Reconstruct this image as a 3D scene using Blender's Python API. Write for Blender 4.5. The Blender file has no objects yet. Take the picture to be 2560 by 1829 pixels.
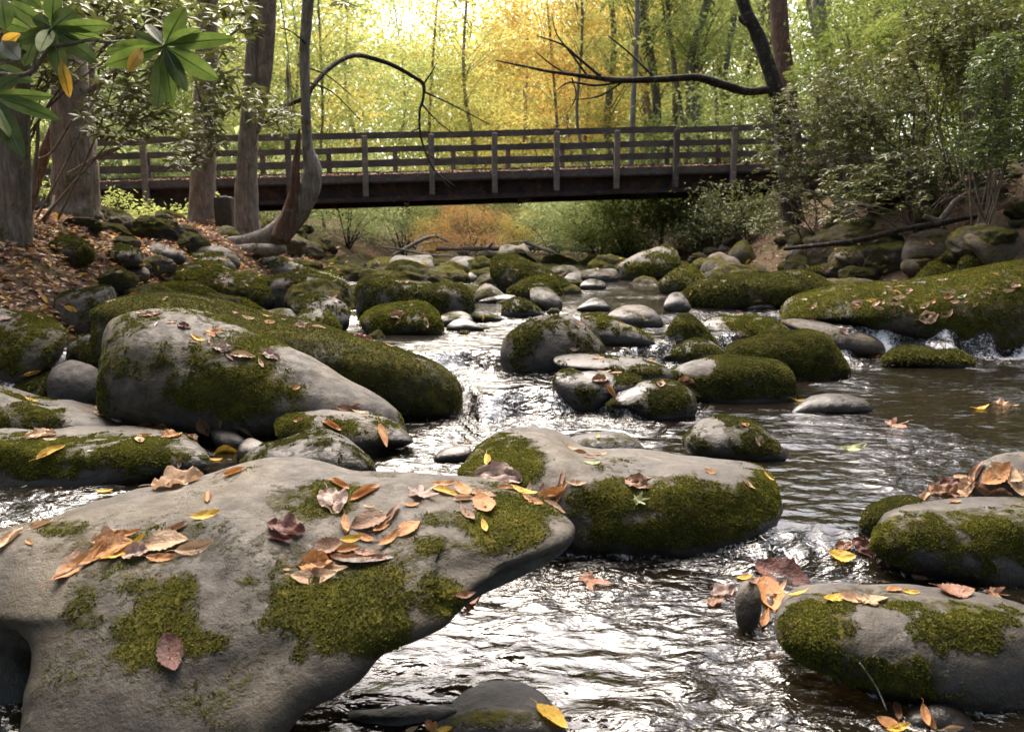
import bpy, bmesh, math, random
import numpy as np
from mathutils import Vector, Matrix
from mathutils.bvhtree import BVHTree
random.seed(7)
RNG = np.random.default_rng(11)
scene = bpy.context.scene
C = scene.collection

# ---------------------------------------------------------------- camera, sky, sun, exposure
F = 1890.0                      # focal length in pixels of the 2560 x 1829 photograph
PW, PH = 2560.0, 1829.0
PITCH = math.radians(9.1)
CAM = np.array([0.0, 0.0, 1.30])
cam_data = bpy.data.cameras.new("camera")
cam_data.sensor_width = 36.0
cam_data.lens = F / PW * 36.0
cam_data.clip_start = 0.05
cam_data.clip_end = 600.0
cam = bpy.data.objects.new("camera", cam_data)
C.objects.link(cam)
cam.location = CAM
cam.rotation_euler = (math.pi / 2 - PITCH, 0, 0)
scene.camera = cam
cam_data.dof.use_dof = True
cam_data.dof.focus_distance = 3.6
cam_data.dof.aperture_fstop = 4.0

SUN_EL, SUN_AZ = math.radians(56), math.radians(-14)     # veiled sun ahead, a little to the left
world = bpy.data.worlds.new("World")
scene.world = world
world.use_nodes = True
wn = world.node_tree
sky = wn.nodes.new("ShaderNodeTexSky")
sky.sky_type = 'NISHITA'
sky.sun_disc = False
sky.sun_elevation = SUN_EL
sky.sun_rotation = SUN_AZ
sky.air_density = 1.0
sky.dust_density = 7.0
sky.ozone_density = 1.0
wn.nodes["Background"].inputs[1].default_value = 0.15
wn.links.new(sky.outputs[0], wn.nodes["Background"].inputs[0])

sun_d = bpy.data.lights.new("sun", 'SUN')
sun_d.energy = 1.1
sun_d.angle = math.radians(40)
sun_d.color = (1.0, 0.93, 0.82)
sun = bpy.data.objects.new("sun", sun_d)
C.objects.link(sun)
sdir = Vector((math.sin(SUN_AZ) * math.cos(SUN_EL), math.cos(SUN_AZ) * math.cos(SUN_EL), math.sin(SUN_EL)))
sun.rotation_euler = sdir.to_track_quat('Z', 'Y').to_euler()

vs = scene.view_settings
vs.view_transform = 'Standard'
vs.look = 'None'
vs.gamma = 1.0
vs.exposure = 2.3
scene.render.engine = 'CYCLES'
cy = scene.cycles
cy.max_bounces = 8
cy.diffuse_bounces = 5
cy.glossy_bounces = 3
cy.transmission_bounces = 4
cy.transparent_max_bounces = 6
cy.caustics_reflective = False
cy.caustics_refractive = False
cy.use_denoising = True
cy.sample_clamp_indirect = 6.0

# ---------------------------------------------------------------- pixels and points
SP, CP = math.sin(PITCH), math.cos(PITCH)
def ray(px, py):
    a = (px - PW / 2) / F
    b = -(py - PH / 2) / F
    return np.array([a, CP + b * SP, -SP + b * CP])
def at(px, py, Y):
    d = ray(px, py)
    return CAM + d * (Y / d[1])
def project(P):
    Q = np.asarray(P) - CAM
    zc = Q[..., 1] * CP - Q[..., 2] * SP
    up = Q[..., 1] * SP + Q[..., 2] * CP
    return PW / 2 + F * Q[..., 0] / zc, PH / 2 - F * up / zc, zc
CROPS = {'n': (0, 0, 1.0), 'c1': (0, 0, 2.537), 'c2': (760, 0, 2.537), 'c3': (1700, 0, 2.537), 'c4': (0, 580, 2.537), 'c5': (800, 560, 2.537),
         'c6': (1660, 560, 2.5256), 'b1': (0, 1140, 2.357), 'b2': (800, 1140, 2.357), 'b3': (1660, 1100, 2.228)}
def nat(c, p):
    ox, oy, s = CROPS[c]
    return (ox + p[0] / s, oy + p[1] / s)

# ---------------------------------------------------------------- noise
_perm = np.random.default_rng(5).permutation(256)
_perm = np.concatenate([_perm, _perm, _perm])
_grad = np.random.default_rng(6).normal(size=(256, 3))
_grad /= np.linalg.norm(_grad, axis=1)[:, None]
def pnoise(P):
    P = np.asarray(P, dtype=float)
    I = np.floor(P).astype(int)
    f = P - I
    I &= 255
    u = f * f * f * (f * (f * 6 - 15) + 10)
    out = 0
    for dx in (0, 1):
        wx = u[..., 0] if dx else 1 - u[..., 0]
        for dy in (0, 1):
            wy = u[..., 1] if dy else 1 - u[..., 1]
            for dz in (0, 1):
                wz = u[..., 2] if dz else 1 - u[..., 2]
                h = _perm[_perm[_perm[I[..., 0] + dx] + I[..., 1] + dy] + I[..., 2] + dz]
                g = _grad[h]
                out = out + wx * wy * wz * (g[..., 0] * (f[..., 0] - dx) + g[..., 1] * (f[..., 1] - dy) + g[..., 2] * (f[..., 2] - dz))
    return out * 1.5
def fbm(P, o=3, g=0.5):
    P = np.asarray(P, dtype=float)
    a, s = 0, 1.0
    for i in range(o):
        a = a + s * pnoise(P * 2 ** i + 17.3 * i)
        s *= g
    return a
def sstep(a, b, x):
    t = np.clip((np.asarray(x, dtype=float) - a) / (b - a), 0, 1)
    return t * t * (3 - 2 * t)

# ---------------------------------------------------------------- mesh and object helpers
def mesh(name, V, Fc, mat, smooth=True, attrs=None):
    V = np.asarray(V, dtype=np.float32)
    me = bpy.data.meshes.new(name)
    me.vertices.add(len(V))
    me.vertices.foreach_set("co", V.ravel())
    if isinstance(Fc, np.ndarray):
        n, k = Fc.shape
        me.loops.add(n * k)
        me.loops.foreach_set("vertex_index", Fc.astype(np.int32).ravel())
        me.polygons.add(n)
        me.polygons.foreach_set("loop_start", np.arange(0, n * k, k, dtype=np.int32))
    else:
        tot = [len(f) for f in Fc]
        n = len(Fc)
        me.loops.add(sum(tot))
        me.loops.foreach_set("vertex_index", np.concatenate([np.asarray(f, dtype=np.int32) for f in Fc]))
        me.polygons.add(n)
        me.polygons.foreach_set("loop_start", np.concatenate([[0], np.cumsum(tot)[:-1]]).astype(np.int32))
    me.update(calc_edges=True)
    me.polygons.foreach_set("use_smooth", np.full(n, smooth, dtype=bool))
    if attrs:
        for k, v in attrs.items():
            a = me.attributes.new(k, 'FLOAT', 'POINT')
            a.data.foreach_set("value", np.asarray(v, dtype=np.float32))
    if mat:
        me.materials.append(mat)
    return me
def link(name, me, parent=None, loc=(0, 0, 0)):
    o = bpy.data.objects.new(name, me)
    C.objects.link(o)
    o.location = loc
    if parent:
        o.parent = parent
    return o
def tag(o, label=None, cat=None, group=None, kind=None):
    for k, v in (('label', label), ('category', cat), ('group', group), ('kind', kind)):
        if v:
            o[k] = v
    return o
def empty(name, loc, label, cat, group=None):
    o = bpy.data.objects.new(name, None)
    C.objects.link(o)
    o.location = loc
    o.empty_display_size = 0.2
    return tag(o, label, cat, group)
class MB:
    """collects geometry for ONE mesh"""
    def __init__(s):
        s.v, s.f, s.n = [], [], 0
    def add(s, V, Fc):
        V = np.asarray(V, dtype=float)
        s.v.append(V)
        s.f += [tuple(int(i) + s.n for i in f) for f in Fc]
        s.n += len(V)
        return s
    def box(s, p0, p1, up, w, h):
        """a bar from p0 to p1, w wide, h high along up"""
        p0, p1, up = (np.asarray(x, dtype=float) for x in (p0, p1, up))
        d = p1 - p0
        d /= np.linalg.norm(d)
        r = np.cross(d, up)
        r /= np.linalg.norm(r)
        u = np.cross(r, d)
        V, b = [], min(w, h) * 0.12
        for p, e in ((p0, 0), (p0, b), (p1, -b), (p1, 0)):
            i = 0 if e else b
            for sx, sy in ((-1, -1), (1, -1), (1, 1), (-1, 1)):
                V.append(p + d * e + r * sx * (w / 2 - i) + u * sy * (h / 2 - i))
        Fc = [(3, 2, 1, 0), (12, 13, 14, 15)]
        for k in (0, 4, 8):
            for j in range(4):
                Fc.append((k + j, k + (j + 1) % 4, k + 4 + (j + 1) % 4, k + 4 + j))
        return s.add(V, Fc)
    def tube(s, pts, rad, n=8, rough=0.0, sub=4, seed=0.0):
        V, Fc = tube(pts, rad, n, rough, sub, seed)
        return s.add(V, Fc)
    def build(s, name, mat, parent=None, loc=(0, 0, 0), smooth=True):
        V = np.concatenate(s.v) - np.asarray(loc if not parent else parent.location, dtype=float)
        return link(name, mesh(name, V, s.f, mat, smooth), parent, loc)
def spline(pts, rad, sub):
    pts, rad = np.asarray(pts, dtype=float), np.asarray(rad, dtype=float)
    P, R = [], []
    n = len(pts)
    for i in range(n - 1):
        a, b, c, d = pts[max(i - 1, 0)], pts[i], pts[i + 1], pts[min(i + 2, n - 1)]
        for k in range(sub):
            t = k / sub
            P.append(0.5 * ((2 * b) + (c - a) * t + (2 * a - 5 * b + 4 * c - d) * t * t + (3 * b - a - 3 * c + d) * t ** 3))
            R.append(rad[i] * (1 - t) + rad[i + 1] * t)
    P.append(pts[-1])
    R.append(rad[-1])
    return np.array(P), np.array(R)
def tube(pts, rad, n=8, rough=0.0, sub=4, seed=0.0):
    P, R = spline(pts, rad, sub)
    m = len(P)
    T = np.gradient(P, axis=0)
    T /= np.linalg.norm(T, axis=1)[:, None] + 1e-9
    ref = np.array([1.0, 0, 0]) if abs(T[0][0]) < 0.9 else np.array([0, 1.0, 0])
    V = []
    ang = np.arange(n) * 2 * math.pi / n
    for i in range(m):
        ref = ref - T[i] * ref.dot(T[i])
        ref /= np.linalg.norm(ref)
        b = np.cross(T[i], ref)
        ring = np.cos(ang)[:, None] * ref + np.sin(ang)[:, None] * b
        r = R[i]
        if rough:
            r = R[i] * (1 + rough * fbm(np.column_stack([np.cos(ang) * 1.6, np.sin(ang) * 1.6, np.full(n, i * 0.35 + seed)]), 2))[:, None]
        V.append(P[i] + ring * r)
    V = np.concatenate(V + [P[:1], P[-1:]])
    Fc = []
    for i in range(m - 1):
        for j in range(n):
            Fc.append((i * n + j, i * n + (j + 1) % n, (i + 1) * n + (j + 1) % n, (i + 1) * n + j))
    for j in range(n):
        Fc.append((m * n, (j + 1) % n, j))
        Fc.append((m * n + 1, (m - 1) * n + j, (m - 1) * n + (j + 1) % n))
    return V, Fc

# ---------------------------------------------------------------- materials
class NT:
    def __init__(s, name):
        s.m = bpy.data.materials.new(name)
        s.m.use_nodes = True
        s.t = s.m.node_tree
        s.t.nodes.clear()
        s.out = s.t.nodes.new("ShaderNodeOutputMaterial")
    def n(s, typ, ins=None, **kw):
        x = s.t.nodes.new("ShaderNode" + typ)
        for k, v in kw.items():
            setattr(x, k, v)
        for k, v in (ins or {}).items():
            if hasattr(v, 'is_output'):
                s.t.links.new(v, x.inputs[k])
            else:
                x.inputs[k].default_value = v
        return x
    def coord(s, scale=(1, 1, 1), kind="Object", rnd=True):
        tc = s.n("TexCoord").outputs[kind]
        if rnd:
            r = s.n("ObjectInfo").outputs["Random"]
            r = s.n("Math", {0: r, 1: 60.0}, operation='MULTIPLY').outputs[0]
            tc = s.n("VectorMath", {0: tc, 1: r}, operation='ADD').outputs[0]
        return s.n("VectorMath", {0: tc, 1: scale}, operation='MULTIPLY').outputs[0]
    def noise(s, vec, scale, detail=4, rough=0.55, dist=0.0):
        return s.n("TexNoise", {"Vector": vec, "Scale": scale, "Detail": detail, "Roughness": rough, "Distortion": dist}).outputs[0]
    def ramp(s, fac, stops):
        x = s.n("ValToRGB", {0: fac})
        e = x.color_ramp.elements
        while len(e) < len(stops):
            e.new(0.5)
        for i, (p, c) in enumerate(stops):
            e[i].position = p
            e[i].color = (*c, 1) if len(c) == 3 else c
        return x.outputs[0]
    def mix(s, fac, a, b, blend='MIX'):
        x = s.n("Mix", data_type='RGBA', blend_type=blend)
        for i, v in ((0, fac), (6, a), (7, b)):
            if hasattr(v, 'is_output'):
                s.t.links.new(v, x.inputs[i])
            else:
                x.inputs[i].default_value = v if i == 0 else (*v, 1)
        return x.outputs[2]
    def math(s, op, a, b=0.0, clamp=False):
        return s.n("Math", {0: a, 1: b}, operation=op, use_clamp=clamp).outputs[0]
    def maprange(s, v, a, b, c=0.0, d=1.0):
        return s.n("MapRange", {0: v, 1: a, 2: b, 3: c, 4: d}).outputs[0]
    def bump(s, h, strength, dist=0.01, normal=None):
        ins = {"Height": h, "Strength": strength, "Distance": dist}
        if normal:
            ins["Normal"] = normal
        return s.n("Bump", ins).outputs[0]
    def done(s, sh):
        s.t.links.new(sh, s.out.inputs[0])
        return s.m

def mat_stone(name, c1, c2, c3, moss_dark=1.0):
    t = NT(name)
    v = t.coord()
    a = t.noise(v, 3.2, 6, 0.6, 0.6)
    b = t.noise(v, 14.0, 5, 0.65)
    fine = t.noise(v, 160.0, 3, 0.7)
    col = t.ramp(a, [(0.3, c1), (0.5, c2), (0.72, c3)])
    col = t.mix(t.maprange(b, 0.38, 0.66, 0.0, 0.75), col, tuple(x * 0.5 for x in c2))
    col = t.mix(t.maprange(t.noise(v, 1.7, 5, 0.65, 0.8), 0.45, 0.62, 0.0, 0.55), col, (c3[0] * 0.95, c3[1] * 0.9, c3[2] * 0.66))
    col = t.mix(t.maprange(fine, 0.6, 0.78, 0.0, 0.4), col, tuple(min(1, x * 1.8) for x in c3))
    col = t.mix(t.maprange(fine, 0.4, 0.25, 0.0, 0.5), col, tuple(x * 0.45 for x in c1))
    # pale lichen blotches
    li = t.noise(v, 5.5, 6, 0.62, 1.2)
    col = t.mix(t.maprange(li, 0.66, 0.74, 0.0, 0.55), col, (0.27, 0.255, 0.21))
    # wet band by the water, carried higher to paint shade on the stone fronts
    wet = t.n("Attribute", attribute_name="wet").outputs["Fac"]
    wet_shade = t.math('ADD', wet, t.maprange(b, 0.3, 0.7, -0.25, 0.25), True)
    wet_shade = t.math('MULTIPLY', wet_shade, t.math('GREATER_THAN', wet, 0.02))
    col = t.mix(wet_shade, col, t.mix(1.0, col, (0.3, 0.27, 0.26), 'MULTIPLY'))
    # film of moss and algae where the mask says so
    ms = t.n("Attribute", attribute_name="moss").outputs["Fac"]
    mf = t.noise(v, 30.0, 5, 0.7)
    mfac = t.maprange(t.math('ADD', ms, t.maprange(mf, 0.25, 0.75, -0.4, 0.4)), 0.3, 0.78)
    mc = t.ramp(t.noise(v, 9.0, 5, 0.7), [(0.3, (0.02 * moss_dark, 0.022 * moss_dark, 0.008)), (0.5, (0.058 * moss_dark, 0.055 * moss_dark, 0.014)), (0.7, (0.12 * moss_dark, 0.105 * moss_dark, 0.025))])
    col = t.mix(t.math('MULTIPLY', mfac, 0.92), col, mc)
    rough = t.math('SUBTRACT', t.maprange(b, 0.3, 0.7, 0.62, 0.9), t.math('MULTIPLY', wet_shade, 0.45))
    rough = t.math('ADD', rough, t.math('MULTIPLY', mfac, 0.3), True)
    mid = t.noise(v, 48.0, 4, 0.65)
    bm = t.bump(t.math('ADD', t.math('ADD', b, t.math('MULTIPLY', mid, 0.5)), t.math('MULTIPLY', fine, 0.3)), 0.6, 0.014)
    bm = t.bump(t.math('MULTIPLY', mf, mfac), 0.9, 0.02, bm)
    p = t.n("BsdfPrincipled", {"Base Color": col, "Roughness": rough, "Normal": bm, "Specular IOR Level": t.math('MULTIPLY', t.math('SUBTRACT', 1.0, mfac), 0.4)})
    return t.done(p.outputs[0])
STONE = {
    'g': mat_stone("grey_stone", (0.0259, 0.0215, 0.0184), (0.0507, 0.0425, 0.0344), (0.0805, 0.0672, 0.0513)),
    'd': mat_stone("dark_stone", (0.0158, 0.0125, 0.0126), (0.0316, 0.0251, 0.0226), (0.0537, 0.0443, 0.0365), 0.8),
    'p': mat_stone("pale_stone", (0.0344, 0.0284, 0.0231), (0.0615, 0.0514, 0.0413), (0.0934, 0.079, 0.0603)),
    'b': mat_stone("brown_stone", (0.0316, 0.0221, 0.0159), (0.0592, 0.0428, 0.0305), (0.0948, 0.0708, 0.0499)),
}
def mat_moss(name, k=1.0):
    t = NT(name)
    v = t.coord(rnd=False)
    a = t.noise(v, 5.0, 5, 0.7)
    b = t.noise(v, 55.0, 3, 0.6)
    col = t.ramp(a, [(0.28, (0.04 * k, 0.042 * k, 0.012)), (0.46, (0.088 * k, 0.1 * k, 0.014)), (0.58, (0.178 * k, 0.172 * k, 0.022)), (0.74, (0.25 * k, 0.235 * k, 0.03))])
    col = t.mix(t.maprange(b, 0.35, 0.7, 0.0, 0.7), col, (0.182 * k, 0.182 * k, 0.024))
    col = t.mix(t.maprange(t.noise(v, 8.0, 4, 0.65, 1.0), 0.55, 0.68, 0.0, 0.7), col, (0.13 * k, 0.088 * k, 0.036))
    d = t.n("BsdfDiffuse", {"Color": col}).outputs[0]
    tr = t.n("BsdfTranslucent", {"Color": col}).outputs[0]
    return t.done(t.n("MixShader", {0: 0.3, 1: d, 2: tr}).outputs[0])
MOSS = {'a': mat_moss("moss_olive", 0.72), 'b': mat_moss("moss_shade", 0.52)}
def mat_foliage(name, stops, scale=0.5, transl=0.45, rough=None, fine=9.0):
    """leaves: colour drifts from clump to clump and from leaf to leaf"""
    t = NT(name)
    v = t.coord(rnd=True)
    a = t.noise(v, scale, 3, 0.6)
    b = t.noise(v, fine, 2, 0.5)
    f = t.math('ADD', t.math('MULTIPLY', a, 0.55), t.math('MULTIPLY', b, 0.45))
    col = t.ramp(f, stops)
    if rough is None:
        d = t.n("BsdfDiffuse", {"Color": col}).outputs[0]
    else:
        d = t.n("BsdfPrincipled", {"Base Color": col, "Roughness": rough, "Specular IOR Level": 0.4}).outputs[0]
    tr = t.n("BsdfTranslucent", {"Color": col}).outputs[0]
    return t.done(t.n("MixShader", {0: transl, 1: d, 2: tr}).outputs[0])
def mat_bark(name, c1, c2, c3, moss=0.0):
    t = NT(name)
    v = t.coord((1, 1, 0.16))
    a = t.noise(v, 26.0, 5, 0.65, 0.4)
    v2 = t.coord()
    b = t.noise(v2, 3.0, 5, 0.65)
    col = t.ramp(a, [(0.3, c1), (0.52, c2), (0.72, c3)])
    col = t.mix(t.maprange(b, 0.45, 0.62, 0.0, 0.5), col, tuple(x * 0.5 for x in c2))
    col = t.mix(t.maprange(t.noise(v2, 9.0, 4, 0.6), 0.58, 0.68, 0.0, 0.5), col, (0.2, 0.2, 0.17))
    if moss:
        col = t.mix(t.maprange(t.noise(v2, 4.5, 5, 0.7), 0.62 - 0.25 * moss, 0.72 - 0.2 * moss, 0.0, 0.85), col, (0.06, 0.065, 0.016))
    p = t.n("BsdfPrincipled", {"Base Color": col, "Roughness": 0.95, "Specular IOR Level": 0.15, "Normal": t.bump(t.noise(v2, 22.0, 4, 0.7), 0.5, 0.02, t.bump(a, 1.0, 0.05))})
    return t.done(p.outputs[0])
BARK = {
    'far': mat_bark("far_bark", (0.11, 0.092, 0.075), (0.2, 0.17, 0.14), (0.3, 0.26, 0.21)),
    'grey': mat_bark("grey_bark", (0.11, 0.094, 0.08), (0.22, 0.188, 0.158), (0.34, 0.295, 0.25), 0.25),
    'brown': mat_bark("brown_bark", (0.1, 0.077, 0.062), (0.21, 0.165, 0.132), (0.33, 0.265, 0.21), 0.3),
    'dark': mat_bark("dark_bark", (0.02, 0.016, 0.014), (0.045, 0.036, 0.03), (0.085, 0.069, 0.056), 0.1),
    'pale': mat_bark("pale_bark", (0.14, 0.12, 0.095), (0.24, 0.21, 0.165), (0.34, 0.3, 0.25)),
    'rust': mat_bark("rusty_bark", (0.06, 0.034, 0.024), (0.14, 0.08, 0.055), (0.22, 0.135, 0.09)),
}
# ---------------------------------------------------------------- setting: creek levels and ground
def steplineB(X):
    return 5.25 + 2.9 * sstep(0.5, 3.2, X) + 0.5 * sstep(-0.12, -0.4, X) + 0.13 * np.sin(X * 5.1) + 0.08 * np.sin(X * 11.7 + 1)
def steplineC(X):
    return 6.15 + 2.1 * sstep(0.6, 3.2, X) + 0.1 * np.sin(X * 4.3 + 2) + 0.06 * np.sin(X * 13.1)
def water_z(X, Y):
    X, Y = np.asarray(X, dtype=float), np.asarray(Y, dtype=float)
    z = 0.11 * sstep(-0.28, 0.1, Y - (3.25 - 0.22 * sstep(0.2, 1.4, X)))
    z = z + 0.17 * sstep(-0.2, 0.08, Y - steplineB(X))
    z = z + 0.15 * sstep(-0.12, 0.06, Y - steplineC(X))
    z = z + 0.07 * sstep(-0.2, 0.1, Y - 8.7 - 0.8 * sstep(1, 3, X))
    z = z + 0.05 * sstep(-0.3, 0.2, Y - 12.0) + 0.06 * sstep(-0.4, 0.3, Y - 16.5)
    return z + 0.012 * np.clip(Y - 9, 0, 25)
_YL, _XL = [-20, 0, 3, 6, 9, 12, 16, 20, 26, 32], [-4.6, -4.2, -3.9, -3.7, -3.3, -3.0, -3.6, -4.4, -5.0, -4.5]
_XR = [6.5, 6.5, 6.5, 6.4, 5.9, 5.0, 4.7, 4.6, 4.6, 4.2]
def ground_z(X, Y):
    X, Y = np.asarray(X, dtype=float), np.asarray(Y, dtype=float)
    W = water_z(X, np.clip(Y, 0, 30))
    tl = np.interp(Y, _YL, _XL) - X
    tr = X - np.interp(Y, _YL, _XR)
    P = np.stack([X * 0.9, Y * 0.9, X * 0 + 3.1], -1)
    nz = fbm(P, 3)
    z = W - 0.2 + 0.07 * nz
    z = z + sstep(-0.5, 2.4, tl) * 1.12 + 0.035 * np.clip(tl, 0, 12)
    z = z + sstep(-0.6, 3.2, tr) * 1.6 + 0.10 * np.clip(tr, 0, 12)
    far = sstep(24, 33, Y)
    z = z + far * 0.26 * (sstep(-2, 3, -np.maximum(tl, tr)))
    z = z + 0.16 * np.clip(Y - 42, 0, 200) * 0.5 + 0.12 * nz * sstep(0, 2, np.maximum(tl, tr))
    return z
def surf_z(X, Y):
    return np.maximum(water_z(X, Y), ground_z(X, Y))
def hit_surface(px, py, fn=surf_z, y0=0.8, y1=70):
    d = ray(px, py)
    Ys = np.geomspace(y0, y1, 1500)
    P = CAM + d * (Ys / d[1])[:, None]
    below = P[:, 2] < fn(P[:, 0], P[:, 1])
    i = int(np.argmax(below)) if below.any() else len(Ys) - 1
    return P[i]

def mat_ground():
    t = NT("forest_floor")
    v = t.coord(rnd=False)
    a = t.noise(v, 1.3, 5, 0.6)
    b = t.noise(v, 11.0, 5, 0.7)
    c = t.noise(v, 45.0, 4, 0.7)
    col = t.ramp(b, [(0.3, (0.025, 0.017, 0.012)), (0.5, (0.07, 0.047, 0.031)), (0.7, (0.14, 0.092, 0.058))])
    col = t.mix(t.maprange(c, 0.4, 0.7, 0.0, 0.6), col, (0.19, 0.13, 0.085))
    col = t.mix(t.maprange(a, 0.52, 0.66, 0.0, 0.7), col, (0.07, 0.07, 0.02))
    bed = t.n("Attribute", attribute_name="bed").outputs["Fac"]
    col = t.mix(bed, col, t.ramp(t.noise(v, 16.0, 4, 0.6), [(0.35, (0.02, 0.018, 0.014)), (0.55, (0.055, 0.05, 0.038)), (0.7, (0.11, 0.098, 0.075))]))
    p = t.n("BsdfPrincipled", {"Base Color": col, "Roughness": 0.95, "Specular IOR Level": 0.1, "Normal": t.bump(t.math('ADD', b, c), 0.8, 0.04)})
    return t.done(p.outputs[0])
def grid(xs, ys, zf):
    X, Y = np.meshgrid(xs, ys)
    V = np.stack([X, Y, zf(X, Y)], -1).reshape(-1, 3)
    ny, nx = X.shape
    i = (np.arange(ny - 1)[:, None] * nx + np.arange(nx - 1)[None]).ravel()
    return V, np.stack([i, i + 1, i + nx + 1, i + nx], -1)
gx = np.concatenate([np.linspace(-90, -13, 50)[:-1], np.linspace(-13, 13, 240), np.linspace(13, 90, 50)[1:]])
gy = np.concatenate([np.linspace(-40, 0, 25)[:-1], np.linspace(0, 34, 300), np.linspace(34, 170, 90)[1:]])
V, Fq = grid(gx, gy, ground_z)
GROUND = (V, Fq)
tag(link("ground", mesh("ground", V, Fq, mat_ground(), attrs={"bed": sstep(0.1, -0.02, V[:, 2] - water_z(V[:, 0], np.clip(V[:, 1], 0, 30)))})), kind="structure")

# the creek: rows close together near the camera, wider apart upstream
def mat_water():
    t = NT("creek_water")
    v = t.coord((0.55, 1.0, 1), rnd=False)
    turb = t.n("Attribute", attribute_name="turb").outputs["Fac"]
    foam_gleam = t.n("Attribute", attribute_name="foam_gleam").outputs["Fac"]
    n0 = t.noise(v, 6.0, 2, 0.5, 0.6)
    n1 = t.noise(v, 16.0, 3, 0.55, 0.7)
    n2 = t.noise(v, 52.0, 2, 0.5, 0.5)
    h = t.math('ADD', t.math('ADD', t.math('MULTIPLY', n0, 1.6), n1), t.math('MULTIPLY', n2, t.maprange(turb, 0, 1, 0.1, 0.4)))
    h = t.math('MULTIPLY', h, t.maprange(turb, 0, 1, 0.3, 1.9))
    bm = t.bump(h, 1.0, 0.02)
    fr = t.n("Fresnel", {"IOR": 1.5, "Normal": bm}).outputs[0]
    gl = t.n("BsdfGlossy", {"Color": (1, 1, 1, 1), "Roughness": 0.085, "Normal": bm}).outputs[0]
    tint = t.n("BsdfTransparent", {"Color": (0.42, 0.36, 0.24, 1)}).outputs[0]
    body = t.n("BsdfDiffuse", {"Color": (0.02, 0.0155, 0.009, 1)}).outputs[0]
    under = t.n("MixShader", {0: 0.3, 1: tint, 2: body}).outputs[0]
    w = t.n("MixShader", {0: fr, 1: under, 2: gl}).outputs[0]
    vs_ = t.coord((1, 0.35, 1), rnd=False)
    fn = t.noise(vs_, 38.0, 5, 0.7, 0.8)
    ff = t.maprange(t.math('ADD', foam_gleam, t.maprange(fn, 0.25, 0.75, -0.5, 0.5)), 0.42, 0.75)  # white is foam plus painted sky gleam on the falls
    ff = t.math('MULTIPLY', ff, 0.85)
    fo = t.n("BsdfPrincipled", {"Base Color": (0.78, 0.77, 0.8, 1), "Roughness": 0.35, "Normal": bm}).outputs[0]
    return t.done(t.n("MixShader", {0: ff, 1: w, 2: fo}).outputs[0])
WATER_MAT = mat_water()
def build_water(rock_bvh):
    ys = np.concatenate([np.geomspace(0.9, 9.0, 620), np.geomspace(9.0, 34, 170)[1:]])
    us = np.linspace(-1, 1, 560)
    Y = np.repeat(ys[:, None], len(us), 1)
    half = np.clip(ys * 0.74 + 0.4, 1.4, 7.5)[:, None]
    X = us[None] * half + 0.4 * (ys[:, None] > 0)
    Z0 = water_z(X, Y)
    gy_ = (water_z(X, Y + 0.04) - water_z(X, Y - 0.04)) / 0.08
    steep = sstep(0.12, 0.75, gy_)
    # white water right below each step as well
    below = np.zeros_like(X)
    for dy, k in ((0.1, 1.0), (0.22, 0.8), (0.4, 0.55), (0.65, 0.35)):
        g2 = (water_z(X, Y + dy + 0.04) - water_z(X, Y + dy - 0.04)) / 0.08
        below = np.maximum(below, k * sstep(0.1, 0.8, g2))
    rip = np.stack([X * 4.0, Y * 7.5, X * 0], -1)
    big = np.stack([X * 1.1, Y * 0.8, X * 0 + 4], -1)
    calm = sstep(-0.45, 0.5, fbm(big, 2))            # smooth and ruffled patches
    turb = np.clip(0.02 + 0.5 * calm ** 1.5 + 0.8 * below + steep, 0, 1)
    amp = 0.006 + 0.017 * turb
    near = np.clip(1.6 - Y * 0.05, 0.5, 1)
    Z = Z0 + amp * near * fbm(rip, 3, 0.55) + 0.02 * below * fbm(rip * 0.45 + 9, 2)
    # strands down the little falls
    Z = Z + steep * 0.03 * pnoise(np.stack([X * 9, Y * 2, X * 0 + 8], -1))
    streak = fbm(np.stack([X * 5.0, Y * 1.3, X * 0 + 2], -1), 3)
    along = sstep(-0.25, 0.45, fbm(np.stack([X * 1.7, Y * 0.25, X * 0 + 6], -1), 2)) * (1 - 0.5 * sstep(1.4, 2.4, X))
    foam_gleam = np.clip(steep * (0.78 + 0.6 * streak) * (0.45 + 0.55 * along) + 0.62 * below * along * (0.5 + 1.1 * streak) + 0.14 * sstep(0.25, 0.8, streak) * calm, 0, 1)
    # white water beside the long boulder on the right and a thin wash round the stones
    foam_gleam = np.maximum(foam_gleam, 1.0 * np.exp(-((X - 5.5) / 0.8) ** 2 - ((Y - 7.98) / 0.2) ** 2) * (0.8 + 0.5 * streak))
    flat = np.stack([X, Y, Z], -1).reshape(-1, 3)
    dist = np.full(len(flat), 1.0)
    sel = np.where(flat[:, 1] < 14)[0][::1]
    sel = sel[(RNG.random(len(sel)) < 2)]
    for i in sel:
        h = rock_bvh.find_nearest(flat[i], 0.05)
        if h[0] is not None:
            dist[i] = h[3]
    foam_gleam = np.maximum(foam_gleam.ravel(), 0.5 * sstep(0.045, 0.008, dist) * (0.35 + 0.65 * turb.ravel()))
    ny, nx = X.shape
    i = (np.arange(ny - 1)[:, None] * nx + np.arange(nx - 1)[None]).ravel()
    Fw = np.stack([i, i + 1, i + nx + 1, i + nx], -1)
    me = mesh("creek_water", flat, Fw, WATER_MAT, attrs={"foam_gleam": foam_gleam, "turb": turb.ravel()})
    tag(link("water", me), kind="structure")
    return flat, Fw
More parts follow.
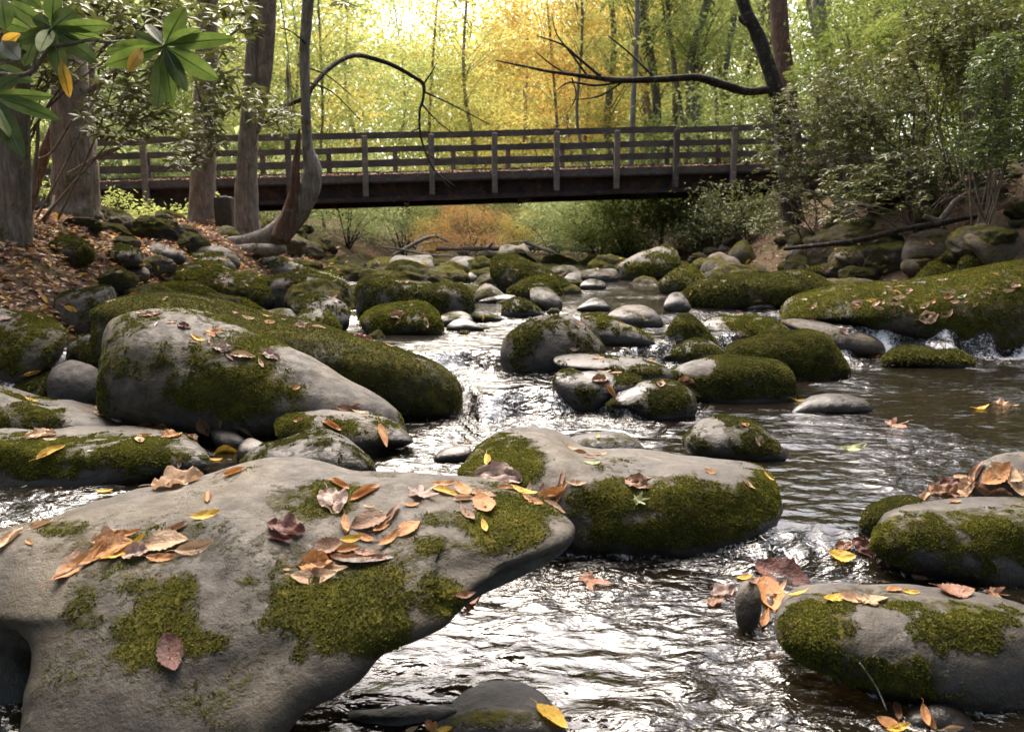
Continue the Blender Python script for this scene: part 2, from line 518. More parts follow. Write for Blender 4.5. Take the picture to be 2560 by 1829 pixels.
# ---------------------------------------------------------------- boulders and stones
_ico = {}
def ico(sub):
    if sub not in _ico:
        bm = bmesh.new()
        bmesh.ops.create_icosphere(bm, subdivisions=sub, radius=1.0)
        v = np.array([x.co[:] for x in bm.verts])
        f = np.array([[x.index for x in y.verts] for y in bm.faces])
        bm.free()
        _ico[sub] = (v, f)
    return _ico[sub]
ALL_V, ALL_F, ALL_N = [], [], [0]          # world geometry that leaves are dropped on
def remember(V, Fc):
    ALL_V.append(np.asarray(V, dtype=float))
    ALL_F.extend((np.asarray(Fc) + ALL_N[0]).tolist())
    ALL_N[0] += len(V)
def outline_radius(pts, cx, cy, hw, hh):
    pts = np.asarray(pts, dtype=float)
    P, _ = spline(np.vstack([pts[-1:], pts, pts[:2]]), np.zeros(len(pts) + 3), 12)
    P = P[12:-12]
    X, Y = (P[:, 0] - cx) / hw, -(P[:, 1] - cy) / hh
    a, r = np.arctan2(Y, X), np.hypot(X, Y)
    o = np.argsort(a)
    a, r = a[o], r[o]
    g = np.linspace(-math.pi, math.pi, 721)
    rr = np.interp(g, np.concatenate([a - 2 * math.pi, a, a + 2 * math.pi]), np.concatenate([r, r, r]))
    return g, np.convolve(np.concatenate([rr[-6:-1], rr, rr[1:6]]), np.ones(5) / 5, 'same')[5:-5]
def moss_tufts(me, base, mask, normals, size, count, mat, parent, seed):
    """tiny shoots that stand on the mossy skin of a stone"""
    rg = np.random.default_rng(seed)
    nv = len(me.vertices)
    co = np.empty(nv * 3, np.float32)
    me.vertices.foreach_get("co", co)
    co = co.reshape(-1, 3)
    fi = np.empty(len(me.polygons) * 3, np.int32)
    me.loops.foreach_get("vertex_index", fi)
    fi = fi.reshape(-1, 3)
    a, b, c = co[fi[:, 0]], co[fi[:, 1]], co[fi[:, 2]]
    ar = 0.5 * np.linalg.norm(np.cross(b - a, c - a), axis=1)
    fn = normals[fi].mean(1)
    ctr = (a + b + c) / 3 + base
    tocam = CAM - ctr
    tocam /= np.linalg.norm(tocam, axis=1)[:, None]
    seen = np.clip((fn * tocam).sum(1) + 0.25, 0, 1)
    w = ar * sstep(0.2, 0.4, mask[fi].mean(1)) * (seen > 0)
    tot = w.sum()
    if tot < 1e-5:
        return
    n = int(min(count, tot / (size * size * 0.22)))
    pick = rg.choice(len(w), n, p=w / tot)
    u, v = rg.random(n), rg.random(n)
    s = u + v > 1
    u[s], v[s] = 1 - u[s], 1 - v[s]
    P = a[pick] + (b - a)[pick] * u[:, None] + (c - a)[pick] * v[:, None]
    # fine patchiness
    mm = mask[fi[pick]].mean(1) + 0.5 * fbm((P + base) * 14.0, 4) + 0.12 * fbm((P + base) * 70.0, 1)
    keep = mm > 0.56
    P, pick = P[keep], pick[keep]
    n = len(P)
    if n < 1000:
        return
    N = fn[pick]
    d = N + rg.normal(size=(n, 3)) * 0.55
    d[:, 2] += 0.1
    d /= np.linalg.norm(d, axis=1)[:, None]
    L = size * (0.5 + 0.9 * rg.random(n))[:, None]
    side = np.cross(d, rg.normal(size=(n, 3)))
    side /= np.linalg.norm(side, axis=1)[:, None] + 1e-9
    P0 = P - N * size * 0.15
    droop = np.zeros_like(P)
    droop[:, 2] = -0.25 * L[:, 0]
    V = np.stack([P0 - side * L * 0.24, P0 + side * L * 0.24, P0 + d * L * 0.6 + side * L * 0.3, P0 + d * L + droop, P0 + d * L * 0.6 - side * L * 0.3], 1).reshape(-1, 3)
    i = np.arange(n)[:, None] * 5
    Fq = np.concatenate([i + np.array([[0, 1, 2]]), i + np.array([[0, 2, 4]]), i + np.array([[4, 2, 3]])])
    link("moss", mesh("moss", V, Fq, mat, smooth=False), parent)
ROCK_COUNT = [0]
def rock(label, crop, pts, st='g', moss=0.5, sh=0.42, ta=20, fa=76, n=2.3, k=0.9, yb=None, yc=None, patches=None, rough=1.0, sub=None, name=None, cat="boulder", group=None, ext=0.3, tuft=True, up=0.25, slant=None, Ys=None, fur=1.0, wetk=1.0, dents=None, rnd=0.42, tufts=None):
    ROCK_COUNT[0] += 1
    seed = ROCK_COUNT[0]
    p = np.array([nat(crop, q) for q in pts])
    x0, x1, y0, y1 = p[:, 0].min(), p[:, 0].max(), p[:, 1].min(), p[:, 1].max()
    base_y = nat(crop, (0, yb))[1] if yb else y1
    cx = p[:, 0].mean() if False else (x0 + x1) / 2
    cyy = y0 + (base_y - y0) * 0.58
    if yc:
        cx, cyy = nat(crop, yc)
    q = p.copy()
    low = q[:, 1] > cyy
    q[low, 1] = cyy + (q[low, 1] - cyy) * (1 + ext)
    ohw, ohh = (x1 - x0) / 2, (q[:, 1].max() - y0) / 2
    g, rr = outline_radius(q, cx, cyy, ohw, ohh)
    ctr = hit_surface(cx, base_y)
    Yf = ctr[1] if Ys is None else Ys
    halfw = (x1 - x0) / 2 / F * Yf
    if sub is None:
        px = max(x1 - x0, y1 - y0)
        sub = 6 if px > 420 else 5 if px > 110 else 4
    D, Fc = ico(sub)
    s = np.hypot(D[:, 0], D[:, 1])
    c = D[:, 2]
    t = (s ** n + np.abs(c) ** n) ** (-1.0 / n)
    rho, dd = np.clip(s * t, 0, 1), c * t
    th = np.arctan2(D[:, 1], D[:, 0])
    r = np.interp(th, g, rr) * rho
    px, py = cx + r * np.cos(th) * ohw, cyy - r * np.sin(th) * ohh
    # skin seen from the front: a rising top face and a steep front face, rounded into each other
    if slant is None:
        upper = p[p[:, 1] < y0 + 0.5 * (base_y - y0)]
        slant = 0.0
        if len(upper) > 3 and upper[:, 0].std() > 1:
            slant = 0.6 * np.polyfit(upper[:, 0], upper[:, 1], 1)[0]
        slant = float(np.clip(slant, -0.45, 0.45))
    def slope(yy):
        b = -(yy - PH / 2) / F
        return (-SP + b * CP) / (CP + b * SP)
    ysh = y0 + sh * (base_y - y0) + slant * (px - cx)
    gs, gp = slope(ysh), slope(py)
    Ysh = Yf + 0.12 * halfw
    zs = CAM[2] + gs * Ysh
    def plane(m):
        return (zs - m * Ysh - CAM[2]) / (gp - m)
    mt, mf = math.tan(math.radians(ta)), math.tan(math.radians(fa))
    A, B = plane(mt), plane(mf)
    hh = (base_y - y0) / F * Yf
    kk = 0.5 * hh
    Yp = 0.5 * (A + B + np.sqrt((A - B) ** 2 + kk * kk)) - 0.25 * kk
    Yp = np.clip(Yp, Yf - 0.8 * halfw, Yf + 2.5 * max(halfw, hh))
    fr = np.clip(dd, 0, 1)
    Yp = Yp + rnd * min(halfw, 1.6 * hh) * (1 - fr)
    dirs = np.stack([(px - PW / 2) / F, CP - (py - PH / 2) / F * SP, -SP - (py - PH / 2) / F * CP], -1)
    P = CAM + dirs * (Yp / dirs[:, 1])[:, None]
    back = np.clip(-dd, 0, 1)
    wdir = np.array([ctr[0], ctr[1], 0.0])
    wdir /= np.linalg.norm(wdir)
    P = P + wdir * (back * k * 1.1 * max(halfw, 0.6 * hh))[:, None]
    # lumps and small dents
    size = max(math.sqrt(halfw * hh), 0.05)
    cen = P.mean(0)
    out = P - cen
    out /= np.linalg.norm(out, axis=1)[:, None] + 1e-9
    nn = fbm((P + seed * 3.7) * (1.1 / size), 2) * 0.055 + fbm((P + seed * 1.3) * (4.2 / size), 3) * 0.017
    P = P + out * (nn * size * rough)[:, None]
    for (c_, ax, ay, bx, by, wd, dep) in dents or ():
        ax, ay = nat(c_, (ax, ay))
        bx, by = nat(c_, (bx, by))
        tt = np.clip(((px - ax) * (bx - ax) + (py - ay) * (by - ay)) / ((bx - ax) ** 2 + (by - ay) ** 2), 0, 1)
        dd2 = (px - ax - tt * (bx - ax)) ** 2 + (py - ay - tt * (by - ay)) ** 2
        P = P - out * (fr > 0.05)[:, None] * (dep * np.exp(-dd2 / (2 * (wd / CROPS[c_][2]) ** 2)))[:, None]
    base = np.array([cen[0], cen[1], float(P[:, 2].min())])
    me = mesh(name or "boulder", P - base, Fc, STONE[st])
    nv = len(P)
    no = np.empty(nv * 3, np.float32)
    me.vertices.foreach_get("normal", no)
    no = no.reshape(-1, 3)
    nz = fbm((P + seed) * (2.2 / size ** 0.5), 4)
    mask = moss - 0.5 + up * (no[:, 2] - 0.35) + 0.58 * nz + 0.47
    if moss <= 0.02:
        mask = np.zeros(nv)
    if patches:
        qx, qy, _ = project(P)
        for (c_, ex, ey, rx, ry, wgt) in patches:
            ex, ey = nat(c_, (ex, ey))
            sc = CROPS[c_][2]
            e = ((qx - ex) / (rx / sc)) ** 2 + ((qy - ey) / (ry / sc)) ** 2
            mask = mask + 0.85 * wgt * sstep(1.7, 0.1, e + 0.7 * fbm(P * (5 / size) + 3, 4))
    wz = water_z(P[:, 0], P[:, 1])
    wet = sstep(0.24, 0.02, P[:, 2] - wz) * (ground_z(P[:, 0], P[:, 1]) < wz + 0.05)  # damp by the water plus painted shade on the low fronts
    wet = wet * wetk
    mask = np.clip(mask - 0.9 * sstep(0.05, 0.0, P[:, 2] - wz), 0, 1)
    for k_, v_ in (("moss", mask), ("wet", wet)):
        me.attributes.new(k_, 'FLOAT', 'POINT').data.foreach_set("value", v_.astype(np.float32))
    o = tag(link(name or "boulder", me, None, base), label, cat, group)
    if tuft and (moss > 0.2 or patches) and Yf < 15:
        sz = max(0.007, 0.0026 * Yf) * fur
        moss_tufts(me, base, mask, no, sz, tufts or (34000 if Yf < 4.5 else 18000), MOSS['b' if st == 'd' else 'a'], o, seed)
    remember(P, Fc)
    return o

R = rock
# --- the foreground
R("huge grey foreground boulder carrying a pool of fallen leaves", 'n',
  [(-60, 1372), (0, 1344), (76, 1327), (140, 1305), (233, 1272), (339, 1238), (467, 1216), (573, 1182), (658, 1159), (721, 1154), (785, 1159), (849, 1178), (900, 1196), (948, 1199), (1033, 1204), (1097, 1210), (1161, 1212), (1224, 1216), (1288, 1229), (1352, 1250), (1407, 1280), (1436, 1301), (1449, 1322), (1440, 1362), (1395, 1402), (1330, 1438), (1255, 1470), (1195, 1498), (1160, 1525), (1118, 1566), (1054, 1598), (1004, 1615), (948, 1641), (906, 1692), (851, 1742), (800, 1768), (745, 1806), (690, 1870), (600, 1960), (300, 1990), (60, 1950), (50, 1777), (62, 1692), (52, 1620), (20, 1575), (-15, 1555), (-60, 1550)],
  'g', 0.1, yc=(560, 1540), Ys=1.86, sh=0.38, ta=7, fa=46, n=3.4, k=0.35, yb=1900, ext=0.0, rough=0.8, up=0.1, slant=-0.02, wetk=0.0, rnd=0.14, dents=[('b1', 1150, 1420, 1640, 1200, 95, 0.03), ('b2', 960, 690, 1330, 600, 85, 0.14), ('b2', -60, 620, 400, 520, 85, 0.04), ('b1', 380, 640, 1200, 520, 70, 0.025), ('b2', 845, 560, 800, 860, 40, 0.05)],
  patches=[('b1', 1800, 250, 260, 130, 1.0), ('b1', 1950, 950, 330, 240, 1.1), ('b2', 300, 880, 230, 240, 1.1), ('b1', 960, 960, 280, 230, 0.75), ('b1', 480, 900, 110, 120, 0.7), ('b2', 680, 370, 130, 60, 1.0), ('b2', 1080, 400, 260, 160, 1.15), ('b2', 700, 830, 150, 120, 0.9), ('b2', 680, 530, 160, 60, 0.8), ('b1', 1080, 780, 90, 110, 0.6), ('b1', 380, 420, 160, 50, 0.55), ('b2', 170, 200, 150, 60, 0.6), ('b1', 1150, 1090, 200, 60, 0.6), ('b1', 800, 1180, 160, 60, 0.5), ('b2', 420, 1000, 120, 120, 0.7), ('b1', 1450, 730, 60, 30, 0.5), ('b2', 420, 690, 120, 40, 0.45)])
R("broad two-lobed slab in mid stream, mossy left hump and bare flat top", 'n',
  [(1147, 1187), (1163, 1147), (1194, 1112), (1234, 1084), (1293, 1076), (1352, 1080), (1391, 1096), (1419, 1120), (1446, 1134), (1549, 1139), (1660, 1146), (1779, 1154), (1858, 1166), (1915, 1180), (1940, 1205), (1956, 1248), (1967, 1293), (1970, 1320), (1911, 1360), (1840, 1378), (1750, 1398), (1660, 1387), (1550, 1385), (1436, 1380), (1330, 1330), (1200, 1270)],
  'g', 0.12, yc=(1560, 1280), sh=0.38, ta=8, fa=70, n=2.8, k=0.5, slant=0.02, up=0.05,
  patches=[('b2', 1090, 50, 260, 150, 1.1), ('b3', 300, 330, 400, 130, 0.85), ('b3', 560, 300, 130, 160, 1.0), ('b2', 1750, 240, 300, 110, 0.95), ('b2', 900, 130, 110, 130, 0.6), ('b3', 100, 520, 500, 90, 0.5)])
R("large wet grey stone at the lower right corner topped with flat tan leaves", 'b3',
  [(590, 1010), (610, 960), (660, 900), (750, 860), (900, 845), (1150, 856), (1400, 868), (1600, 880), (1800, 900), (2005, 960), (2150, 1050), (2250, 1250), (2150, 1450), (1950, 1540), (1700, 1550), (1450, 1470), (1200, 1390), (1000, 1310), (800, 1240), (640, 1150), (592, 1080)],
  'g', 0.24, yc=(1400, 1150), sh=0.34, ta=12, fa=64, n=2.6, yb=1500, ext=0.15, up=0.0, k=0.5,
  patches=[('b3', 850, 1000, 200, 130, 0.55), ('b3', 1700, 1080, 330, 140, 0.75), ('b3', 1350, 1330, 350, 160, 0.6), ('b3', 800, 1170, 180, 100, 0.5)])
R("dark mossy block with a bare flat rim at the right edge", 'b3',
  [(1140, 580), (1165, 500), (1225, 420), (1320, 378), (1450, 360), (1650, 350), (1850, 345), (2005, 350), (2200, 370), (2330, 500), (2330, 850), (2005, 890), (1850, 835), (1600, 765), (1350, 720), (1200, 640)],
  'g', 0.3, yc=(1700, 600), sh=0.22, ta=8, fa=74, n=2.9, up=-0.12, yb=800, ext=0.2, k=0.5,
  patches=[('b3', 1650, 520, 520, 140, 0.6)])
R("small bright mossy stone tucked against the dark block at right", 'b3', [(1085, 470), (1120, 390), (1200, 350), (1300, 325), (1400, 330), (1470, 400), (1350, 540), (1130, 535), (1090, 510)], 'd', 0.95)
R("smooth grey stone behind the heap of dried leaves at the right edge", 'b3', [(1690, 260), (1720, 190), (1760, 140), (1850, 95), (1950, 75), (2080, 80), (2220, 150), (2230, 360), (1900, 380), (1740, 340)], 'g', 0.05, tuft=False)
R("small upright egg-shaped stone with leaves caught around it", 'b3', [(395, 900), (420, 820), (470, 790), (520, 830), (542, 900), (530, 1000), (470, 1040), (410, 1010)], 'g', 0.0, cat="stone", name="stone", sh=0.2, wetk=0.35, Ys=2.42)
R("dark wet stone in the gap left of the foreground boulder", 'n', [(-140, 1500), (0, 1490), (90, 1520), (130, 1640), (120, 1760), (90, 1900), (-140, 1900)], 'd', 0.0, cat="stone", name="stone", yb=1860, Ys=1.98)
R("purplish grey stone at the bottom edge below the large wet stone", 'b3', [(1340, 1570), (1400, 1505), (1520, 1478), (1600, 1500), (1680, 1560), (1760, 1640), (1700, 1760), (1400, 1760)], 'd', 0.0, cat="stone", name="stone", yb=1640)
R("mossy stone at the bottom edge holding one big yellow leaf", 'b2', [(600, 1640), (680, 1570), (800, 1508), (930, 1475), (1050, 1466), (1200, 1475), (1310, 1505), (1450, 1600), (1520, 1760), (1000, 1900), (640, 1800)], 'g', 0.42, yb=1690, sh=0.45, ta=10, patches=[('b2', 950, 1560, 280, 70, 0.5)])
R("flat wet purple slab half drowned at the bottom edge", 'b2', [(140, 1530), (300, 1485), (550, 1468), (750, 1473), (810, 1510), (680, 1600), (520, 1720), (200, 1720)], 'd', 0.0, yb=1610, sh=0.55, ta=5, cat="stone", name="stone")
# --- left group
R("low mossy boulder at the left edge with a yellow leaf on its front", 'c4', [(-160, 1350), (60, 1335), (300, 1318), (450, 1295), (650, 1290), (900, 1293), (1050, 1308), (1200, 1340), (1300, 1400), (1332, 1450), (1300, 1500), (1100, 1540), (800, 1600), (500, 1680), (200, 1720), (-160, 1740)], 'g', 0.35, yb=1610, sh=0.25, ta=9, fa=72, n=2.8, up=-0.05, slant=0.03,
  patches=[('c4', 350, 1420, 420, 130, 0.8), ('c4', 880, 1380, 280, 90, 0.8), ('c4', 300, 1580, 300, 100, 0.3)])
R("sloping grey stone with a mossy left shoulder at the left edge", 'c4', [(-120, 1010), (60, 1040), (200, 1080), (300, 1105), (430, 1100), (560, 1130), (750, 1180), (900, 1230), (1030, 1290), (900, 1350), (600, 1370), (300, 1350), (-120, 1350)], 'g', 0.08, sh=0.5, ta=16, n=2.6, patches=[('c4', 150, 1180, 260, 120, 1.0)])
R("tall slanting boulder with bare pale crest and mossy face", 'c4', [(640, 625), (690, 560), (800, 510), (900, 488), (1000, 478), (1100, 480), (1250, 510), (1500, 590), (1750, 680), (1950, 760), (2120, 850), (2250, 945), (2380, 1010), (2500, 1090), (2560, 1170), (2585, 1240), (2400, 1320), (1900, 1330), (1500, 1330), (1200, 1290), (900, 1210), (700, 1140), (620, 1060), (605, 900), (618, 730)],
  'g', 0.34, yc=(1350, 960), sh=0.3, ta=26, fa=72, n=2.5, slant=0.26, up=0.05, yb=1260, ext=0.2, Ys=4.4,
  patches=[('c4', 1450, 760, 420, 160, 0.45), ('c4', 1500, 1020, 380, 150, 0.7), ('c4', 900, 760, 260, 200, 0.25), ('c4', 2250, 1080, 300, 130, -0.8), ('c4', 1900, 760, 160, 60, -0.5)])
R("long thickly mossed ridge stone lying behind the slanting boulder", 'c5', [(-1445, 600), (-1420, 530), (-1280, 476), (-1130, 456), (-930, 461), (-680, 501), (-480, 561), (-230, 625), (0, 670), (200, 720), (400, 770), (600, 840), (750, 890), (850, 950), (890, 1010), (907, 1080), (905, 1180), (700, 1230), (300, 1250), (-300, 1150), (-900, 1050), (-1400, 900)],
  'd', 0.85, yc=(-200, 880), sh=0.28, ta=25, fa=80, n=2.7, slant=0.24, yb=1150, ext=0.2, Ys=4.9, tufts=40000)
R("pale-faced mossy block at the left edge", 'c4', [(-90, 520), (100, 510), (200, 515), (330, 550), (400, 600), (432, 660), (410, 740), (330, 830), (200, 900), (60, 960), (-90, 960)], 'g', 0.5, n=2.7, sh=0.3)
R("dark block in the bank with a yellow leaf on its face", 'c4', [(330, 520), (350, 420), (430, 370), (560, 352), (680, 342), (735, 400), (745, 520), (640, 660), (450, 670), (340, 610)], 'd', 0.35, n=2.8, sh=0.25)
R("small mossy stone wedged beside the tall slanting boulder", 'c4', [(425, 740), (450, 690), (520, 655), (610, 645), (690, 700), (690, 870), (500, 860), (430, 810)], 'd', 0.6, cat="stone", name="stone")
R("bare purple-grey egg-shaped boulder at left", 'c4', [(298, 960), (330, 880), (390, 830), (450, 810), (530, 825), (610, 870), (660, 950), (660, 1060), (560, 1115), (400, 1115), (305, 1080)], 'd', 0.0, sh=0.3)
R("small mossy stone with a curled yellow leaf left of the egg-shaped boulder", 'c4', [(20, 1000), (80, 940), (180, 900), (260, 873), (340, 880), (350, 1000), (250, 1095), (60, 1070)], 'd', 0.6, cat="stone", name="stone")
R("little grey cobble among leaves in front of the slanting boulder", 'c4', [(1340, 1265), (1400, 1235), (1480, 1258), (1560, 1320), (1572, 1380), (1450, 1395), (1360, 1335)], 'd', 0.0, cat="stone", name="stone")
R("brownish cobble leaning on the low stones in front of the slanting boulder", 'c4', [(1505, 1400), (1530, 1340), (1600, 1310), (1700, 1370), (1760, 1440), (1620, 1475), (1515, 1455)], 'b', 0.0, cat="stone", name="stone")
R("smooth grey stone with a spotted orange leaf on its right end", 'c5', [(-290, 1250), (-250, 1195), (-100, 1172), (100, 1170), (250, 1188), (400, 1238), (500, 1290), (575, 1355), (580, 1385), (430, 1425), (340, 1480), (100, 1490), (-200, 1420), (-290, 1330)], 'g', 0.1, sh=0.4, ta=15, patches=[('c5', -180, 1280, 130, 90, 1.0), ('c5', 130, 1300, 130, 60, 0.5)])
R("dark low stone in front of the smooth grey one, left of the channel", 'c5', [(-500, 1510), (-420, 1450), (-300, 1420), (-180, 1370), (-60, 1330), (60, 1328), (180, 1380), (290, 1470), (362, 1550), (300, 1610), (100, 1630), (-300, 1620), (-480, 1560)], 'd', 0.28, sh=0.4)
# --- left middle distance
R("rounded mossy boulder directly behind the ridge stone", 'c4', [(870, 400), (950, 340), (1100, 317), (1240, 322), (1320, 360), (1372, 420), (1372, 490), (1100, 490), (880, 470)], 'g', 0.7)
R("large humped mossy boulder with a pale scar on its crest", 'c4', [(1060, 300), (1130, 235), (1240, 195), (1340, 186), (1430, 225), (1520, 263), (1600, 270), (1700, 310), (1790, 368), (1795, 430), (1650, 490), (1400, 490), (1100, 420)], 'g', 0.62, slant=0.15)
R("wide dark-faced mossy boulder right of the humped one", 'c4', [(1680, 320), (1780, 265), (1900, 248), (2050, 270), (2180, 318), (2225, 390), (2190, 460), (1900, 490), (1700, 480)], 'd', 0.55, sh=0.2)
R("grey-topped stone with leaves below the bent tree", 'c4', [(1490, 190), (1540, 145), (1640, 132), (1760, 150), (1880, 200), (2000, 238), (2115, 282), (1900, 340), (1550, 290)], 'g', 0.35)
R("olive dome in front of the bent tree's root", 'c4', [(1108, 180), (1160, 130), (1280, 107), (1390, 115), (1440, 160), (1495, 240), (1300, 270), (1130, 220)], 'g', 0.5)
R("grey hump touching the root of the bent tree", 'c4', [(1105, 95), (1170, 50), (1240, 37), (1330, 70), (1430, 100), (1512, 160), (1500, 210), (1200, 170)], 'g', 0.2)
R("dull grey stone in the leaf litter left of the grey hump", 'c4', [(918, 130), (960, 80), (1010, 67), (1090, 100), (1165, 142), (1150, 190), (930, 190)], 'd', 0.1, cat="stone", name="stone")
R("flat dark mossy stone in the middle of the leafy bank", 'c4', [(578, 150), (650, 95), (750, 81), (860, 100), (905, 160), (880, 210), (600, 200)], 'd', 0.6)
R("dark green mossy boulder below the thick tree on the left bank", 'c4', [(240, 100), (330, 40), (430, 24), (540, 60), (595, 130), (555, 185), (350, 190), (250, 155)], 'd', 0.7)
R("small dark stone buried in the leaf litter", 'c4', [(805, 250), (840, 222), (900, 218), (945, 245), (940, 300), (820, 305)], 'b', 0.0, cat="stone", name="stone")
R("green mossy hump lying along the ridge stone's back", 'c4', [(1370, 440), (1450, 410), (1560, 428), (1655, 490), (1645, 535), (1500, 530), (1380, 480)], 'g', 0.95)
R("dark stone with two tan leaves left of the flat-topped block", 'c4', [(1840, 460), (1890, 400), (1980, 388), (2120, 418), (2205, 480), (2205, 590), (2100, 630), (1880, 530)], 'd', 0.3)
R("small domed stone peeping over the dark stone with tan leaves", 'c4', [(2030, 400), (2060, 375), (2110, 370), (2160, 385), (2195, 415), (2150, 440), (2050, 430)], 'g', 0.2, cat="stone", name="stone")
R("oval mossy stone, left of two in front of the humped boulder", 'c4', [(1668, 530), (1720, 495), (1800, 484), (1880, 505), (1925, 540), (1850, 590), (1700, 580)], 'g', 0.5, cat="stone", name="stone")
R("round olive stone, right of two in front of the humped boulder", 'c4', [(1858, 570), (1920, 510), (2010, 489), (2100, 520), (2158, 590), (2150, 630), (2000, 650), (1870, 610)], 'g', 0.5, cat="stone", name="stone")
R("mossy round stone at the foot of the forked tree", 'c1', [(1350, 1490), (1400, 1440), (1450, 1432), (1500, 1460), (1530, 1500), (1500, 1520), (1380, 1515)], 'g', 0.5, cat="stone", name="stone")
R("flat stone in the leaf litter between the trunks", 'c1', [(815, 1450), (860, 1425), (940, 1428), (990, 1460), (985, 1490), (880, 1495), (825, 1480)], 'd', 0.3, cat="stone", name="stone")
# --- centre
R("long flat-topped dark block with bright moss on its left top", 'c5', [(228, 480), (235, 400), (270, 340), (400, 328), (520, 362), (640, 388), (800, 383), (900, 388), (960, 430), (974, 480), (955, 570), (800, 610), (500, 620), (300, 610), (235, 570)], 'd', 0.6, sh=0.18, ta=14, n=3.2, slant=0.06)
R("rounded mossy boulder with a leaf cluster below the flat-topped block", 'c5', [(255, 620), (280, 570), (360, 530), (480, 503), (620, 490), (700, 520), (750, 580), (777, 640), (760, 685), (650, 700), (450, 705), (300, 685)], 'g', 0.68, sh=0.45)
R("grey-green stone right of the mossy boulder with the leaf cluster", 'c5', [(755, 595), (820, 560), (900, 553), (960, 590), (965, 655), (780, 645)], 'g', 0.4, cat="stone", name="stone")
R("small black wet stone at the pool edge", 'c5', [(800, 655), (850, 610), (920, 599), (990, 630), (1042, 665), (950, 682), (820, 682)], 'd', 0.0, cat="stone", name="stone")
R("low mossy sliver beside the fast water", 'c5', [(938, 560), (1000, 543), (1100, 570), (1183, 605), (1100, 622), (960, 605)], 'd', 0.5, cat="stone", name="stone")
R("low triangular stone upstream of the mossy sliver", 'c5', [(965, 470), (1000, 410), (1050, 374), (1110, 400), (1160, 440), (1205, 470), (1100, 495), (980, 495)], 'g', 0.45)
R("flat dark stone with leaf scraps in front of the triangular one", 'c5', [(1005, 490), (1050, 470), (1150, 448), (1230, 452), (1245, 475), (1150, 495), (1050, 502)], 'd', 0.2, cat="stone", name="stone", tuft=False)
R("dark stone with a mossy right ridge standing in white water", 'c5', [(1150, 570), (1170, 510), (1230, 470), (1300, 478), (1380, 530), (1432, 575), (1350, 592), (1180, 592)], 'd', 0.5)
R("mossy wedge left of the leaning dark stone", 'c5', [(1190, 430), (1230, 390), (1320, 369), (1420, 369), (1460, 400), (1485, 475), (1350, 482), (1220, 475)], 'd', 0.8)
R("mossy dome behind the leaning dark stone", 'c5', [(1240, 400), (1300, 340), (1380, 309), (1450, 314), (1512, 370), (1532, 435), (1500, 455), (1300, 455)], 'g', 0.85)
R("leaning dark bare stone in mid stream", 'c5', [(1330, 430), (1370, 400), (1430, 404), (1500, 440), (1537, 500), (1510, 548), (1430, 545), (1350, 505)], 'd', 0.15)
R("long mossy boulder sloping down to the right in the middle distance", 'c5', [(1090, 250), (1120, 205), (1180, 191), (1250, 203), (1350, 248), (1450, 298), (1560, 355), (1640, 408), (1652, 438), (1550, 445), (1400, 410), (1200, 400), (1105, 345)], 'd', 0.8, yc=(1330, 330))
R("dark round stone against the long sloping boulder", 'c5', [(1110, 390), (1140, 340), (1200, 324), (1260, 345), (1282, 390), (1200, 430), (1120, 415)], 'd', 0.1, cat="stone", name="stone")
R("smooth pale grey boulder upstream left of the sloping one", 'c5', [(808, 270), (850, 215), (930, 204), (1020, 228), (1100, 268), (1105, 310), (950, 320), (830, 305)], 'p', 0.1)
R("small dark stone below the smooth pale boulder", 'c5', [(718, 330), (760, 290), (820, 289), (852, 330), (840, 362), (740, 367)], 'd', 0.1, cat="stone", name="stone")
R("mossy mound in front of the pale square block", 'c5', [(418, 290), (450, 250), (540, 234), (640, 263), (700, 308), (712, 350), (600, 355), (440, 335)], 'd', 0.8)
R("pale purple square block upstream of the mossy mound", 'c5', [(440, 240), (480, 198), (560, 203), (690, 199), (722, 240), (716, 310), (600, 325), (450, 290)], 'p', 0.1, n=3.2)
R("small olive stone in front of the mossy mound", 'c5', [(418, 320), (450, 297), (520, 300), (600, 305), (622, 335), (600, 358), (450, 350)], 'g', 0.6, cat="stone", name="stone")
R("black cobble left of two by the dark round stone", 'c5', [(928, 345), (950, 305), (985, 294), (1020, 315), (1022, 365), (940, 370)], 'd', 0.1, cat="stone", name="stone")
R("mossy cobble right of two by the dark round stone", 'c5', [(1030, 345), (1060, 308), (1095, 304), (1112, 335), (1110, 370), (1040, 370)], 'd', 0.6, cat="stone", name="stone")
R("pale cracked boulder before the driftwood pile", 'c5', [(1132, 205), (1138, 150), (1200, 129), (1260, 138), (1300, 124), (1342, 200), (1340, 225), (1150, 225)], 'p', 0.05, n=2.8, Ys=24)
R("low mossy boulder left of the pale cracked one", 'c5', [(945, 225), (1000, 185), (1060, 164), (1120, 185), (1132, 240), (1000, 250)], 'p', 0.35, Ys=22)
R("big pale-topped boulder with a mossy base, right of mid stream", 'c5', [(1878, 300), (1900, 250), (1980, 200), (2080, 160), (2180, 139), (2240, 158), (2275, 200), (2265, 285), (2100, 345), (1900, 355)], 'p', 0.3, patches=[('c5', 2070, 300, 200, 50, 0.6)])
R("pale flat boulder before the driftwood at right", 'c5', [(1818, 190), (1840, 145), (1900, 130), (2000, 133), (2070, 150), (2060, 210), (1900, 215)], 'p', 0.05, Ys=25)
R("yellow-green mossy mound among far stones", 'c5', [(1718, 260), (1760, 210), (1830, 194), (1880, 215), (1893, 280), (1750, 285)], 'g', 0.9)
R("flat-faced dark stone with leaves on top, below the mossy mound", 'c5', [(1638, 315), (1700, 288), (1850, 283), (1886, 310), (1882, 365), (1700, 367)], 'd', 0.4, n=3)
R("low leaf-strewn stone right of the sloping boulder's crest", 'c5', [(1455, 310), (1480, 275), (1560, 262), (1640, 285), (1645, 330), (1500, 335)], 'd', 0.5)
